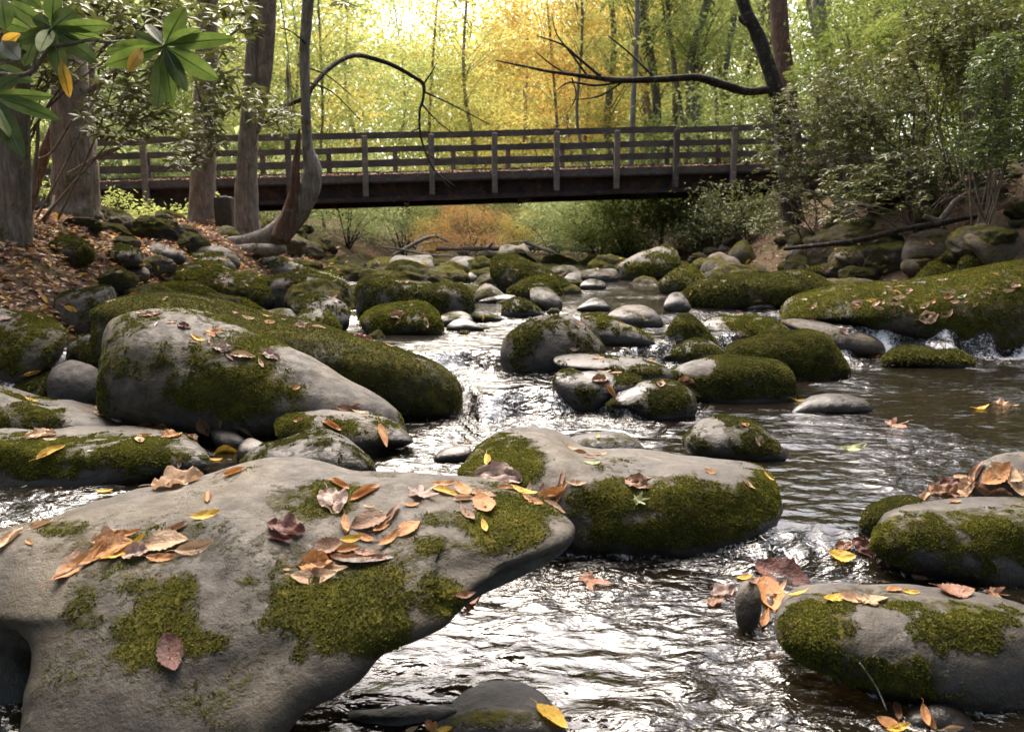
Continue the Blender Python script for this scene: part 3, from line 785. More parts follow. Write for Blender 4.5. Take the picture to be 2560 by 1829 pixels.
R("small slab standing at the side of the flat-faced stone", 'c5', [(1550, 340), (1600, 305), (1650, 302), (1660, 360), (1640, 400), (1590, 370)], 'd', 0.1, cat="stone", name="stone")
R("wet cobble in the riffle behind", 'c5', [(1648, 390), (1690, 355), (1750, 350), (1812, 380), (1800, 412), (1670, 415)], 'd', 0.2, cat="stone", name="stone")
R("mossy foot stone at the low end of the sloping boulder", 'c5', [(1518, 420), (1545, 385), (1600, 380), (1648, 410), (1652, 440), (1530, 445)], 'd', 0.8, cat="stone", name="stone")
R("black pointed stone splitting the rapid", 'c5', [(1628, 540), (1690, 490), (1750, 466), (1810, 495), (1842, 538), (1750, 555)], 'd', 0.15)
R("smooth tan-grey dome in mid stream", 'c5', [(1828, 595), (1870, 545), (1960, 514), (2060, 519), (2130, 560), (2183, 632), (2100, 660), (1900, 650)], 'b', 0.05)
R("olive stone leaning against the tan-grey dome", 'c5', [(1650, 590), (1720, 563), (1820, 578), (1920, 630), (2040, 680), (2110, 720), (2123, 758), (1950, 775), (1800, 775), (1700, 710)], 'g', 0.35)
R("great dark bare dome by the first waterfall", 'c5', [(1146, 860), (1150, 780), (1190, 710), (1260, 650), (1370, 590), (1480, 573), (1600, 590), (1680, 640), (1740, 700), (1790, 760), (1820, 820), (1780, 910), (1550, 950), (1350, 950), (1180, 940)], 'd', 0.22, sh=0.3, ta=30, rough=0.7, patches=[('c5', 1300, 680, 180, 90, 0.3)])
R("flat slab resting against the dark dome, leaves on top", 'c5', [(1478, 855), (1530, 808), (1640, 798), (1800, 820), (2000, 850), (2150, 890), (2235, 935), (2235, 990), (2080, 1010), (1900, 945), (1600, 925), (1500, 895)], 'd', 0.15, ta=8, sh=0.5, patches=[('c5', 2000, 930, 200, 50, 0.6)])
R("angular two-part stone holding a brown leaf pocket", 'c5', [(1478, 1000), (1500, 950), (1570, 916), (1640, 938), (1720, 933), (1850, 948), (1990, 963), (2055, 1000), (2030, 1070), (1900, 1075), (1820, 1150), (1700, 1190), (1600, 1180), (1530, 1115)], 'd', 0.3, sh=0.3, patches=[('c5', 1680, 1080, 110, 80, 0.5), ('c5', 1950, 1010, 80, 50, 0.4), ('c5', 1760, 960, 120, 50, -0.5)])
R("black stone with a mossy front, leaf draped on its left top", 'c5', [(1815, 1150), (1900, 1080), (2000, 1020), (2100, 993), (2250, 1000), (2340, 1048), (2382, 1110), (2372, 1195), (2250, 1250), (2100, 1250), (1940, 1180)], 'd', 0.4, sh=0.35, patches=[('c5', 2200, 1110, 150, 80, 0.5), ('c5', 1930, 1070, 90, 60, -0.6)])
R("half-drowned stone with water sliding over, behind the two-lobed slab", 'c5', [(1560, 1390), (1650, 1350), (1760, 1333), (1900, 1338), (2000, 1380), (2060, 1450), (1900, 1485), (1700, 1470)], 'd', 0.25, patches=[('c5', 1880, 1400, 120, 60, 0.5)])
R("faint drowned stone left of the two-lobed slab", 'c5', [(720, 1480), (790, 1430), (900, 1408), (960, 1430), (940, 1500), (760, 1510)], 'd', 0.0, cat="stone", name="stone", tuft=False)
# --- right
R("long mossy log-shaped boulder in the right middle distance", 'c6', [(122, 445), (150, 400), (230, 360), (350, 328), (480, 309), (620, 325), (760, 304), (880, 298), (980, 325), (1060, 370), (1115, 397), (1000, 445), (850, 485), (730, 525), (500, 540), (250, 530), (150, 490)], 'd', 0.9, sh=0.3, n=2.8)
R("giant whale-shaped mossy boulder scattered with tan leaves", 'c6', [(735, 560), (760, 510), (820, 460), (950, 420), (1100, 393), (1300, 373), (1500, 363), (1700, 343), (1900, 308), (2050, 273), (2273, 238), (2500, 220), (2720, 270), (2720, 700), (2500, 760), (2200, 780), (1900, 780), (1600, 760), (1350, 695), (1100, 635), (900, 612), (740, 602)], 'g', 0.72, yc=(1750, 560), sh=0.5, ta=27, fa=84, n=2.8, slant=-0.12, yb=765, up=0.2, k=0.6, fur=0.85, tufts=60000)
R("flat brown stone in front of the whale-shaped boulder", 'c6', [(740, 615), (850, 600), (1000, 618), (1150, 650), (1270, 690), (1370, 740), (1412, 790), (1350, 825), (1100, 820), (900, 725)], 'b', 0.25, sh=0.3)
R("pyramid stone capped with bright moss in mid stream", 'c6', [(-5, 745), (40, 640), (90, 585), (140, 569), (200, 595), (260, 660), (330, 740), (388, 805), (250, 812), (20, 780)], 'd', 0.6, sh=0.2, patches=[('c6', 170, 640, 120, 80, 0.5)])
R("smooth stone with a mossy back behind the pyramid stone", 'c6', [(238, 625), (330, 590), (480, 574), (620, 590), (700, 620), (764, 672), (700, 730), (400, 770), (290, 705)], 'g', 0.35, patches=[('c6', 550, 640, 190, 60, 0.6)])
R("small wet mossy stone at the foot of the pyramid stone", 'c6', [(-5, 835), (90, 770), (190, 724), (280, 735), (350, 780), (382, 820), (340, 870), (100, 888)], 'd', 0.5, cat="stone", name="stone")
R("hulking furry green boulder, upper of two", 'c6', [(368, 835), (420, 770), (500, 740), (560, 720), (620, 685), (700, 673), (800, 690), (900, 675), (1000, 690), (1060, 730), (1100, 790), (1130, 830), (1170, 890), (1185, 920), (1100, 965), (1000, 1005), (900, 1018), (700, 970), (450, 890)], 'd', 0.95, sh=0.25, n=2.7, yb=985)
R("furry green boulder with a bare left shoulder, lower of two", 'c6', [(15, 965), (60, 920), (200, 870), (330, 847), (420, 844), (550, 860), (680, 870), (760, 900), (810, 950), (830, 1010), (827, 1115), (750, 1150), (500, 1160), (250, 1140), (50, 1060)], 'd', 0.85, sh=0.2, n=3, yb=1125, patches=[('c6', 190, 890, 150, 60, -0.9)])
R("low mossy hummock breaking the white water", 'c6', [(1380, 855), (1440, 800), (1550, 779), (1650, 800), (1760, 812), (1850, 805), (1940, 850), (1965, 885), (1850, 912), (1600, 902), (1420, 877)], 'd', 0.95, fur=1.3)
R("low two-humped wet stone in the open pool", 'c6', [(800, 1185), (880, 1120), (980, 1088), (1080, 1083), (1200, 1098), (1290, 1133), (1312, 1172), (1200, 1195), (1000, 1203), (850, 1200)], 'd', 0.08)
R("rounded wet stone with mossy patches in the pool", 'c6', [(130, 1355), (200, 1260), (320, 1223), (450, 1228), (560, 1263), (640, 1308), (720, 1390), (785, 1452), (700, 1500), (500, 1500), (300, 1480), (165, 1435)], 'd', 0.45, patches=[('c6', 560, 1400, 190, 80, 0.4), ('c6', 280, 1300, 100, 80, -0.4)])
R("leaf-dusted round boulder on the right shore", 'c6', [(1493, 255), (1540, 205), (1620, 182), (1700, 190), (1752, 222), (1742, 295), (1600, 318), (1508, 295)], 'b', 0.35)
R("smooth mossy cone above the whale-shaped boulder", 'c6', [(1588, 355), (1640, 280), (1710, 234), (1780, 224), (1850, 250), (1918, 300), (1880, 355), (1700, 378)], 'g', 0.75)
R("flat mossy slab behind the smooth cone, left of two", 'c6', [(1738, 215), (1800, 160), (1900, 129), (1980, 127), (2033, 170), (2022, 228), (1850, 242)], 'd', 0.8)
R("round mossy stone behind the smooth cone, right of two", 'c6', [(1868, 245), (1930, 190), (2020, 172), (2083, 200), (2092, 262), (2000, 298), (1900, 296)], 'd', 0.75)
R("dark mossy hump above the left end of the whale-shaped boulder", 'c6', [(1048, 365), (1150, 340), (1280, 308), (1340, 269), (1420, 259), (1500, 285), (1538, 342), (1400, 370), (1200, 388)], 'd', 0.65)
R("leaf-strewn low stone behind the log-shaped boulder", 'c6', [(895, 295), (980, 260), (1100, 234), (1200, 239), (1270, 274), (1295, 315), (1150, 340), (1000, 330)], 'b', 0.45)
R("round mossy knob behind the log-shaped boulder", 'c6', [(713, 275), (750, 235), (820, 221), (870, 245), (883, 292), (760, 308)], 'd', 0.8, cat="stone", name="stone")
R("brown leaf-flecked dome on the far right shore", 'c6', [(228, 285), (280, 210), (350, 178), (400, 198), (460, 218), (507, 282), (480, 326), (350, 342), (250, 326)], 'b', 0.3)
R("mossy pyramid stone on the far right shore", 'c6', [(408, 195), (450, 130), (510, 99), (550, 140), (592, 232), (560, 268), (430, 258)], 'g', 0.6, sh=0.2)
R("olive dome by the riffle left of the log-shaped boulder", 'c6', [(-40, 375), (50, 300), (130, 263), (190, 273), (250, 328), (278, 402), (150, 438), (0, 428)], 'g', 0.6)
R("big angular boulder under the thicket at the right edge", 'c6', [(1898, 90), (1960, 15), (2060, -12), (2160, -5), (2240, 40), (2330, 120), (2330, 250), (2100, 262), (1950, 160)], 'b', 0.3, n=3)
R("wide dark boulder with a mossy left top on the right bank", 'c6', [(1075, 205), (1150, 150), (1300, 118), (1450, 78), (1520, 90), (1540, 200), (1500, 305), (1280, 295)], 'b', 0.3, n=2.8)
R("brown square block on the right bank below the arched branch", 'c6', [(1510, 220), (1530, 100), (1600, 50), (1750, 20), (1860, 20), (1880, 150), (1850, 220), (1700, 235)], 'b', 0.2, n=3.4)
R("mossy rounded boulder with a dark cleft on the right bank", 'c6', [(1105, 130), (1140, 60), (1220, 24), (1310, 38), (1400, 80), (1300, 155), (1130, 160)], 'b', 0.5)
R("leaning grey slab on the far right shore", 'c6', [(765, 215), (800, 160), (870, 125), (950, 115), (990, 150), (920, 200), (830, 230)], 'd', 0.1)
R("mossy wedge behind the leaning grey slab", 'c6', [(855, 250), (920, 205), (1000, 175), (1060, 170), (1070, 210), (960, 250)], 'd', 0.6)
R("small wet stone parting the riffle left of the log-shaped boulder", 'c6', [(-5, 525), (30, 450), (90, 429), (140, 470), (168, 533), (80, 556)], 'd', 0.1, cat="stone", name="stone")
R("small grey cobble between dome and pyramid on the far right shore", 'c6', [(338, 165), (360, 130), (395, 120), (435, 145), (440, 180), (360, 182)], 'd', 0.0, cat="stone", name="stone")
R("low mossy stone left of the round knob", 'c6', [(478, 300), (530, 268), (620, 258), (690, 280), (700, 315), (560, 322)], 'd', 0.5, cat="stone", name="stone")
R("drowned stone with one leaf below the log-shaped boulder", 'c6', [(520, 525), (570, 495), (640, 485), (700, 520), (690, 545), (540, 545)], 'd', 0.0, cat="stone", name="stone", tuft=False)

# --- cobbles that fill the bars and banks, one object each
fill_meshes = []
for s in range(5):
    D, Fc = ico(5)
    P = D * np.array([1.0, 0.8, 0.62]) * (1 + 0.22 * fbm(D * 1.1 + s * 9, 2) + 0.09 * fbm(D * 3 + s, 3) + 0.03 * fbm(D * 9 + s, 2))[:, None]
    P = np.sign(P) * np.abs(P) ** 0.92
    for st in 'gdbp':
        me = mesh("cobble", P, Fc, STONE[st])
        no = np.empty(len(P) * 3, np.float32)
        me.vertices.foreach_get("normal", no)
        mk = np.clip((0.62 if st != 'b' else 0.4) + 0.35 * (no.reshape(-1, 3)[:, 2] - 0.2) + 0.4 * fbm(P * 1.6 + s, 3), 0, 1)
        me.attributes.new("moss", 'FLOAT', 'POINT').data.foreach_set("value", mk.astype(np.float32))
        me.attributes.new("wet", 'FLOAT', 'POINT').data.foreach_set("value", np.zeros(len(P), np.float32))
        fill_meshes.append((me, st, P, Fc))
far_fill = [q for q in fill_meshes if q[1] in 'gdb'] + [q for q in fill_meshes if q[1] == 'p'][::3]
fill_meshes = [q for q in fill_meshes if q[1] != 'p']
zones = [  # px range, Y range, count, size range, label, group
    ((700, 1250), (12, 26), 110, (0.12, 0.34), "small rounded stone on the far gravel bar left of the stream", "cobbles on the far gravel bar"),
    ((1250, 1650), (15, 27), 46, (0.12, 0.32), "small rounded stone in the far stream bed under the bridge", "cobbles under the bridge"),
    ((1650, 2560), (10.5, 20), 80, (0.13, 0.42), "small dark stone among the boulders of the right bank", "cobbles on the right bank"),
    ((0, 700), (6.5, 13), 34, (0.08, 0.22), "small stone half buried in the left bank's leaf litter", "cobbles in the left bank"),
    ((900, 1500), (6.2, 12), 12, (0.07, 0.16), "small wet cobble at the edge of the rapids", "cobbles by the rapids"),
    ((300, 1150), (3.4, 5.6), 16, (0.05, 0.11), "small cobble in the gaps between the left boulders", "cobbles between the left boulders"),
]
zones += [
    ((230, 720), (8.3, 13.2), 34, (0.16, 0.38), "mid-sized mossy stone set in the left bank", "mid-sized stones in the left bank"),
    ((560, 1150), (9.5, 19), 62, (0.28, 0.6), "mid-sized mossy stone among the packed boulders left of the stream", "mid-sized stones left of the stream"),
    ((1200, 1750), (13, 24), 44, (0.28, 0.55), "mid-sized mossy stone in the upstream bed before the bridge", "mid-sized stones before the bridge"),
    ((1750, 2700), (10.5, 17), 30, (0.3, 0.6), "mid-sized dark mossy stone heaped on the right bank", "mid-sized stones on the right bank"),
]
rg = np.random.default_rng(21)
FILL = []
for (xr, yr, cnt, sz, lab, grp) in zones:
    for _ in range(cnt):
        px = rg.uniform(*xr)
        Y = rg.uniform(*yr)
        if 520 < px < 830 and 10.8 < Y < 14.5:
            continue                      # keeps the root of the bent tree clear
        X = (px - PW / 2) / F * Y
        z = float(ground_z(X, Y))
        s = rg.uniform(*sz) * rg.uniform(0.7, 1.2)
        if "rapids" in lab and float(water_z(X, Y)) - z > 0.15:
            z = float(water_z(X, Y)) - 0.3 * s
        me, st, P, Fc = fill_meshes[int(rg.integers(len(fill_meshes)))] if 'far' not in lab else far_fill[int(rg.integers(len(far_fill)))]
        o = link("cobble", me, None, (X, Y, z + 0.22 * s))
        o.scale = (s * rg.uniform(0.8, 1.3), s * rg.uniform(0.8, 1.2), s * rg.uniform(0.7, 1.1))
        o.rotation_euler = (rg.uniform(-0.2, 0.2), rg.uniform(-0.25, 0.25), rg.uniform(0, 6.28))
        tag(o, lab, "stone", grp)
        M = np.array(Matrix.LocRotScale(o.location, o.rotation_euler, o.scale))
        Pw = P @ M[:3, :3].T + M[:3, 3]
        remember(Pw, Fc)
        FILL.append((s / Y, o, Pw, Fc, st))
# the smallest of them, past about 290, lie together as one bed of cobbles
FILL.sort(key=lambda q: -q[0])
cv, cf, cm, ck, nn_ = [], [], [], [], 0
for _, o, Pw, Fc, st in FILL[285:]:
    mk = np.empty(len(Pw), np.float32)
    o.data.attributes["moss"].data.foreach_get("value", mk)
    cv.append(Pw)
    cf.append(np.asarray(Fc) + nn_)
    cm += ['gdbp'.index(st)] * len(Fc)
    ck.append(mk)
    nn_ += len(Pw)
    bpy.data.objects.remove(o)
cv, ck = np.concatenate(cv), np.concatenate(ck)
me = mesh("cobble_bed", cv, np.concatenate(cf), None, attrs={"moss": ck, "wet": np.zeros(len(cv))})
for st in 'gdbp':
    me.materials.append(STONE[st])
me.polygons.foreach_set("material_index", np.array(cm, dtype=np.int32))
tag(link("cobble_bed", me), kind="stuff")
ROCKS = BVHTree.FromPolygons([tuple(v) for v in np.concatenate(ALL_V)], ALL_F)
WV, WF = build_water(ROCKS)
# ---------------------------------------------------------------- footbridge
def mat_wood(name, c1, c2, c3, rust=False):
    t = NT(name)
    v = t.coord((1, 1, 1))
    st = t.coord((0.5, 6, 6))
    a = t.noise(st, 9.0, 5, 0.65, 0.3)
    b = t.noise(v, 2.2, 5, 0.65)
    col = t.ramp(a, [(0.28, c1), (0.52, c2), (0.75, c3)])
    col = t.mix(t.maprange(b, 0.42, 0.68, 0.0, 0.65), col, tuple(x * 0.4 for x in c2))
    if rust:
        col = t.mix(t.maprange(t.noise(v, 5.0, 6, 0.7), 0.48, 0.66, 0.0, 0.8), col, (0.11, 0.045, 0.025))
    p = t.n("BsdfPrincipled", {"Base Color": col, "Roughness": 0.85, "Specular IOR Level": 0.2, "Normal": t.bump(a, 0.5, 0.01)})
    return t.done(p.outputs[0])
M_RAIL = mat_wood("weathered_dark_timber", (0.0533, 0.0425, 0.0367), (0.118, 0.0914, 0.078), (0.219, 0.1785, 0.1515))
M_POST = mat_wood("weathered_brown_timber", (0.0952, 0.0722, 0.0597), (0.1999, 0.1573, 0.1262), (0.3618, 0.2975, 0.241))
M_GIRD = mat_wood("rusted_dark_steel", (0.0162, 0.0135, 0.0149), (0.0351, 0.027, 0.0257), (0.0675, 0.0459, 0.0378), True)
M_DECK = mat_wood("deck_planks", (0.0473, 0.0338, 0.027), (0.1013, 0.0702, 0.054), (0.1755, 0.1283, 0.0972))
def build_bridge():
    Pl, Pr = at(554, 447, 19.6), at(1814, 413, 21.2)
    d = Pr - Pl
    dh = np.array([d[0], d[1], 0.0]); dh /= np.linalg.norm(dh)
    nrm = np.array([-dh[1], dh[0], 0.0])           # away from the camera
    up = np.array([0, 0, 1.0])
    def pt(px):                                    # point on the near deck edge at a pixel column
        a = (px - PW / 2) / F
        k = a * CP_eff(Pl)
        t = (a * Pl[1] - Pl[0]) / (d[0] - a * d[1])
        return Pl + d * t
    def CP_eff(_):
        return 1.0
    rail_h = float(at(554, 343, 19.6)[2] - Pl[2])
    gird_h = float(Pl[2] - at(554, 516, 19.6)[2])
    A, B = pt(40), pt(2120)
    root = empty("footbridge", pt(1280) - up * 0.9, "long dark timber and steel footbridge across the creek", "bridge")
    W_ = 2.9
    for side in (0, 1):
        off = nrm * (W_ * side)
        sgn = -1 if side == 0 else 1
        # steel girder: web and two flanges in one rolled beam
        g = MB()
        g.box(A + off - up * (gird_h * 0.5 + 0.1) + nrm * 0.12 * -sgn, B + off - up * (gird_h * 0.5 + 0.1) + nrm * 0.12 * -sgn, up, 0.03, gird_h - 0.22)
        link_ = g.build("girder", M_GIRD, root, smooth=False)
        f = MB()
        f.box(A + off - up * (gird_h - 0.05), B + off - up * (gird_h - 0.05), up, 0.42, 0.1)
        f.build("lower_flange", M_GIRD, root, smooth=False)
        f = MB()
        f.box(A + off - up * 0.2 + nrm * 0.1 * -sgn, B + off - up * 0.2 + nrm * 0.1 * -sgn, up, 0.3, 0.045)
        f.build("upper_flange", M_GIRD, root, smooth=False)
        e = MB()
        e.box(A + off - up * 0.09, B + off - up * 0.09, up, 0.07, 0.18)
        e.build("edge_beam", M_RAIL, root, smooth=False)
        xs = [230, 390, 554, 739, 924, 1085, 1237, 1387, 1532, 1675, 1814, 1952]
        if side:
            xs = [x + 65 for x in xs]
        P = [pt(x) for x in xs]
        for i, q in enumerate(P):
            m = MB()
            lo = -gird_h + 0.12 if side == 0 else -0.15
            m.box(q + off + nrm * sgn * 0.10 + up * lo, q + off + nrm * sgn * 0.10 + up * (rail_h - 0.055), dh, 0.12, 0.14)
            m.build("post", M_POST if (i in (6, 7, 2)) else M_RAIL if i % 3 == 0 else M_POST, root, smooth=False)
        ends = [A] + P[1::2] + [B]
        for fr_, h, w in ((0.955, 0.15, 0.1), (0.60, 0.14, 0.05), (0.27, 0.15, 0.05)):
            for i in range(len(ends) - 1):
                m = MB()
                wob = RNG.normal(size=2) * 0.012
                io = -sgn * 0.0 if fr_ > 0.9 else -sgn * 0.012
                m.box(ends[i] + off + nrm * io + dh * 0.006 + up * (rail_h * fr_ + wob[0]), ends[i + 1] + off + nrm * io - dh * 0.006 + up * (rail_h * fr_ + wob[1]), up, w, h)
                m.build("rail", M_RAIL, root, smooth=False)
    # planks of the deck
    m = MB()
    L = float(np.linalg.norm(B - A))
    u = (B - A) / L
    k = 0.0
    while k < L - 0.2:
        q = A + u * k - up * 0.045
        m.box(q + nrm * 0.05, q + nrm * (W_ - 0.05), up, 0.185, 0.07)
        k += 0.2
    m.build("deck", M_DECK, root, smooth=False)
    for px in (1020, 1330, 1640):
        m = MB()
        q = pt(px) - up * 0.55
        m.box(q + nrm * 0.16, q + nrm * (W_ - 0.16), up, 0.12, 0.35)
        m.build("cross_beam", M_GIRD, root, smooth=False)
    return pt, nrm, up, W_, rail_h, gird_h
pt_bridge, br_n, br_up, br_w, rail_h, gird_h = build_bridge()
# stone abutment behind the right end and a squared stone marker at the left end
def blob_box(name, c, sx, sy, sz, mat, amp, label, cat, seed=0):
    D, Fc = ico(5)
    m = np.abs(D).max(1)[:, None]
    P = D / m ** 0.82 * np.array([sx, sy, sz])
    P = P * (1 + amp * fbm(D * 2.2 + seed, 3))[:, None]
    me = mesh(name, P + np.array([0, 0, sz]), Fc, mat, attrs={"moss": np.clip(0.3 + 0.5 * fbm(D * 2 + 3, 3), 0, 1), "wet": np.zeros(len(D))})
    return tag(link(name, me, None, c), label, cat)
q = at(566, 570, 14.6)
blob_box("stone_post", (q[0], q[1], float(ground_z(q[0], q[1])) - 0.1), 0.17, 0.15, 0.36, STONE['d'], 0.05, "short squared stone post standing between two trunks before the bridge", "stone post")
q = pt_bridge(2010)
blob_box("abutment", (q[0] + 1.2, q[1] + 1.4, float(ground_z(q[0] + 1, q[1])) - 0.5), 1.0, 2.0, 0.8, STONE['b'], 0.1, "rough stone abutment under the right end of the bridge", "abutment", 5)
q = pt_bridge(150)
blob_box("abutment", (q[0] - 0.9, q[1] + 1.4, float(ground_z(q[0], q[1])) - 0.5), 1.0, 2.0, 0.7, STONE['b'], 0.1, "rough stone abutment under the left end of the bridge", "abutment", 8)

# ---------------------------------------------------------------- trees that stand close by
def limb(pxs, Y, scale=1.0):
    """pixel polyline with pixel half-widths -> points and radii at depth Y (a number, or one per point)"""
    P, Rr = [], []
    for i, q in enumerate(pxs):
        y = Y[i] if isinstance(Y, (list, tuple)) else Y
        P.append(at(q[0], q[1], y))
        Rr.append(q[2] / F * y * scale)
    return np.array(P), np.array(Rr)
def near_tree(name, label, base, Y, bark, trunks, limbs=(), n=14, extra=None):
    b = at(base[0], base[1], Y)
    b[2] = min(b[2], float(ground_z(b[0], b[1])))
    root = empty(name, b, label, "tree")
    for i, tr in enumerate(trunks):
        P, Rr = limb(tr, Y)
        if i == 0:                    # into the soil
            P = np.vstack([P[:1] + np.array([0, 0, -0.5]), P])
            Rr = np.concatenate([[Rr[0] * 1.15], Rr])
        MB().tube(P, Rr, n, 0.13, 6, seed=i * 3 + base[0]).build("trunk", BARK[bark], root)
    main = None
    for lm in limbs:
        Yl = Y
        if isinstance(lm, tuple):
            lm, Yl = lm
        P, Rr = limb(lm, Yl)
        twig = main is not None and isinstance(Yl, (int, float)) and Yl != Y
        o = MB().tube(P, Rr, 7, 0.22, 4, seed=lm[0][0]).build("twig" if twig else "branch", BARK['dark' if bark in ('dark', 'grey') else 'brown'], root)
        if twig:
            o.parent = main              # grows from the long limb
        elif isinstance(Yl, (list, tuple)):
            main = o
    return root
near_tree("broadleaf_tree", "thickest trunk on the left bank, flared at its foot", (195, 585), 11.0, 'brown',
          [[(192, 600, 92), (193, 560, 66), (190, 500, 54), (186, 400, 49), (182, 300, 45), (178, 200, 40), (168, 80, 34), (158, -160, 28)]],
          [[(165, 420, 8), (175, 425, 7), (240, 395, 5), (300, 370, 3)], [(190, 250, 10), (260, 200, 7), (340, 130, 5), (420, 60, 3)]], n=18)
TF = near_tree("broadleaf_tree", "grey forked trunk left of the bent tree", (618, 600), 14.0, 'brown',
          [[(620, 612, 48), (618, 575, 33), (616, 500, 27), (618, 400, 24), (624, 300, 21), (630, 200, 18), (633, 100, 16), (636, -160, 13)],
           [(640, 330, 10), (655, 250, 14), (664, 150, 18), (668, 50, 20), (672, -160, 19)]],
          [[(600, 70, 3), (575, 90, 3), (550, 110, 2)], [(640, 180, 3), (590, 175, 3), (545, 190, 2)]])
near_tree("broadleaf_tree", "straight brown trunk behind hanging leaves, second from the bent tree", (503, 575), 15.0, 'brown',
          [[(503, 585, 44), (504, 550, 33), (507, 450, 28), (510, 330, 26), (514, 200, 25), (518, 80, 25), (522, -160, 23)]])
near_tree("broadleaf_tree", "mossy trunk cut by the left frame edge", (25, 660), 8.0, 'grey',
          [[(22, 690, 70), (24, 640, 52), (25, 550, 46), (27, 420, 43), (28, 300, 40), (30, 150, 36), (30, -160, 30)]])
near_tree("sapling", "thin reddish trunk leaning right behind the thickest trunk", (60, 560), 12.5, 'rust',
          [[(58, 575, 17), (75, 500, 14), (100, 420, 13), (132, 330, 12), (185, 190, 10), (230, 60, 8), (270, -80, 6)]])
near_tree("sapling", "slim dark stem rising behind the thickest trunk", (225, 500), 13.0, 'brown',
          [[(222, 520, 8), (226, 300, 8), (230, 100, 8), (232, -100, 7)]], [[(228, 120, 4), (270, 60, 3), (320, -20, 2)]])
near_tree("sapling", "slender stem close beside the trunk at the left edge", (70, 640), 9.0, 'brown',
          [[(66, 660, 10), (72, 560, 8), (84, 450, 7), (92, 380, 5), (96, 300, 3)]], [[(70, 590, 5), (110, 550, 5), (130, 520, 4)], [(92, 400, 4), (130, 380, 3), (180, 300, 2)]])
bent = near_tree("bent_tree", "tree bent into a bow at its mossy foot, with a long arched bare branch", (640, 620), 12.5, 'grey',
          [[(560, 612, 10), (612, 606, 18), (665, 596, 26), (710, 570, 30), (745, 525, 30), (770, 475, 27), (782, 425, 22), (772, 385, 16), (767, 340, 12), (764, 250, 11), (761, 150, 12), (766, 60, 13), (772, -20, 14), (778, -160, 11)]],
          [([(768, 248, 4.68), (786, 210, 5.46), (828, 166, 5.46), (884, 139, 5.46), (940, 149, 5.46), (985, 165, 5.07), (1030, 190, 4.68), (1058, 211, 4.29), (1057, 250, 3.51), (1049, 280, 3.28), (1050, 330, 2.81), (1064, 380, 2.34), (1090, 430, 1.87), (1138, 466, 1.09)], [12.5, 12.7, 13.2, 13.8, 14.3, 14.7, 15.0, 15.2, 15.2, 15.2, 15.2, 15.2, 15.2, 15.2]),
           ([(1060, 208, 2.34), (1076, 186, 1.87), (1092, 158, 1.25)], 15.2), ([(1060, 230, 2.34), (1130, 262, 1.72), (1225, 312, 1.09)], 15.2), ([(1056, 262, 2.34), (1095, 305, 1.72), (1150, 345, 0.94)], 15.2),
           ([(1066, 385, 1.56), (1100, 400, 1.17), (1150, 395, 0.78)], 15.2), ([(1085, 420, 1.4), (1110, 455, 1.09), (1128, 470, 0.78)], 15.2), ([(1050, 320, 1.56), (1000, 338, 1.09), (940, 340, 0.7)], 15.2),
           ([(762, 246, 6.24), (722, 262, 4.68), (690, 285, 3.9), (660, 312, 2.34)], 12.5), ([(770, 170, 2.34), (820, 190, 1.56), (880, 240, 0.94)], 12.6), ([(765, 110, 2.34), (730, 80, 1.56), (700, 70, 0.94)], 12.4), ([(768, 205, 2.34), (830, 230, 1.56), (900, 300, 1.2)], 12.6)])
P_, R_ = limb([(700, 600, 26), (722, 545, 20), (734, 480, 13), (742, 400, 9), (746, 350, 5), (749, 322, 1.5)], 12.32)
MB().tube(P_, R_, 9, 0.3, 5, 4.0).build("broken_stub", BARK['rust'], bent)
P_, R_ = limb([(552, 622, 8), (610, 624, 14), (665, 626, 18), (715, 622, 8)], 12.2)
MB().tube(P_, R_, 9, 0.3, 5, 7.0).build("root", BARK['grey'], bent)
near_tree("leaning_tree", "dark tree leaning left at the bridge's right end, one long bare limb reaching left", (1975, 560), 17.5, 'dark',
          [[(1985, 560, 26), (1972, 470, 22), (1962, 380, 20), (1954, 300, 19), (1938, 222, 18), (1906, 118, 16), (1887, 75, 15), (1866, 30, 14), (1835, -60, 13), (1790, -200, 11)]],
          [([(1940, 224, 9), (1905, 226, 9), (1872, 229, 10), (1834, 221, 10), (1787, 205, 10), (1739, 194, 9), (1690, 196, 8.5), (1640, 199, 8), (1560, 201, 7), (1500, 196, 6), (1440, 188, 5), (1366, 178, 3.5), (1310, 166, 2.6), (1240, 152, 1.4)], [17.5, 17.4, 17.2, 17, 16.8, 16.6, 16.5, 16.4, 16.3, 16.2, 16.1, 16, 16, 16]),
           ([(1502, 192, 3.5), (1440, 140, 3), (1406, 112, 2.4), (1342, 90, 1.2)], 16.2), ([(1470, 192, 3), (1428, 135, 2.4), (1392, 86, 1.6), (1380, 40, 1)], 16.2),
           ([(1560, 203, 3.5), (1490, 214, 3), (1425, 206, 2.4), (1390, 228, 1.2)], 16.3), ([(1440, 190, 2.4), (1390, 170, 2), (1340, 130, 1.2)], 16.1), ([(1430, 195, 2.2), (1440, 240, 1.6), (1420, 280, 1)], 16.1),
           ([(1560, 202, 2.4), (1500, 240, 2), (1430, 250, 1)], 16.3), ([(1640, 198, 3), (1570, 130, 2.2), (1520, 90, 1.4)], 16.4), ([(1866, 62, 6), (1852, 50, 5), (1848, 40, 2)], 17.4)])
near_tree("snag", "barkless reddish trunk standing just behind the leaning dark tree", (1965, 420), 22.5, 'rust',
          [[(1985, 480, 26), (1975, 330, 24), (1966, 210, 21), (1952, 100, 20), (1945, 0, 19), (1938, -160, 17)]])
near_tree("conifer_trunk", "straight smooth grey trunk above the right thicket", (2065, 420), 24.0, 'grey',
          [[(2078, 470, 21), (2066, 250, 19), (2058, 120, 17), (2048, 20, 14), (2040, -160, 12)]])
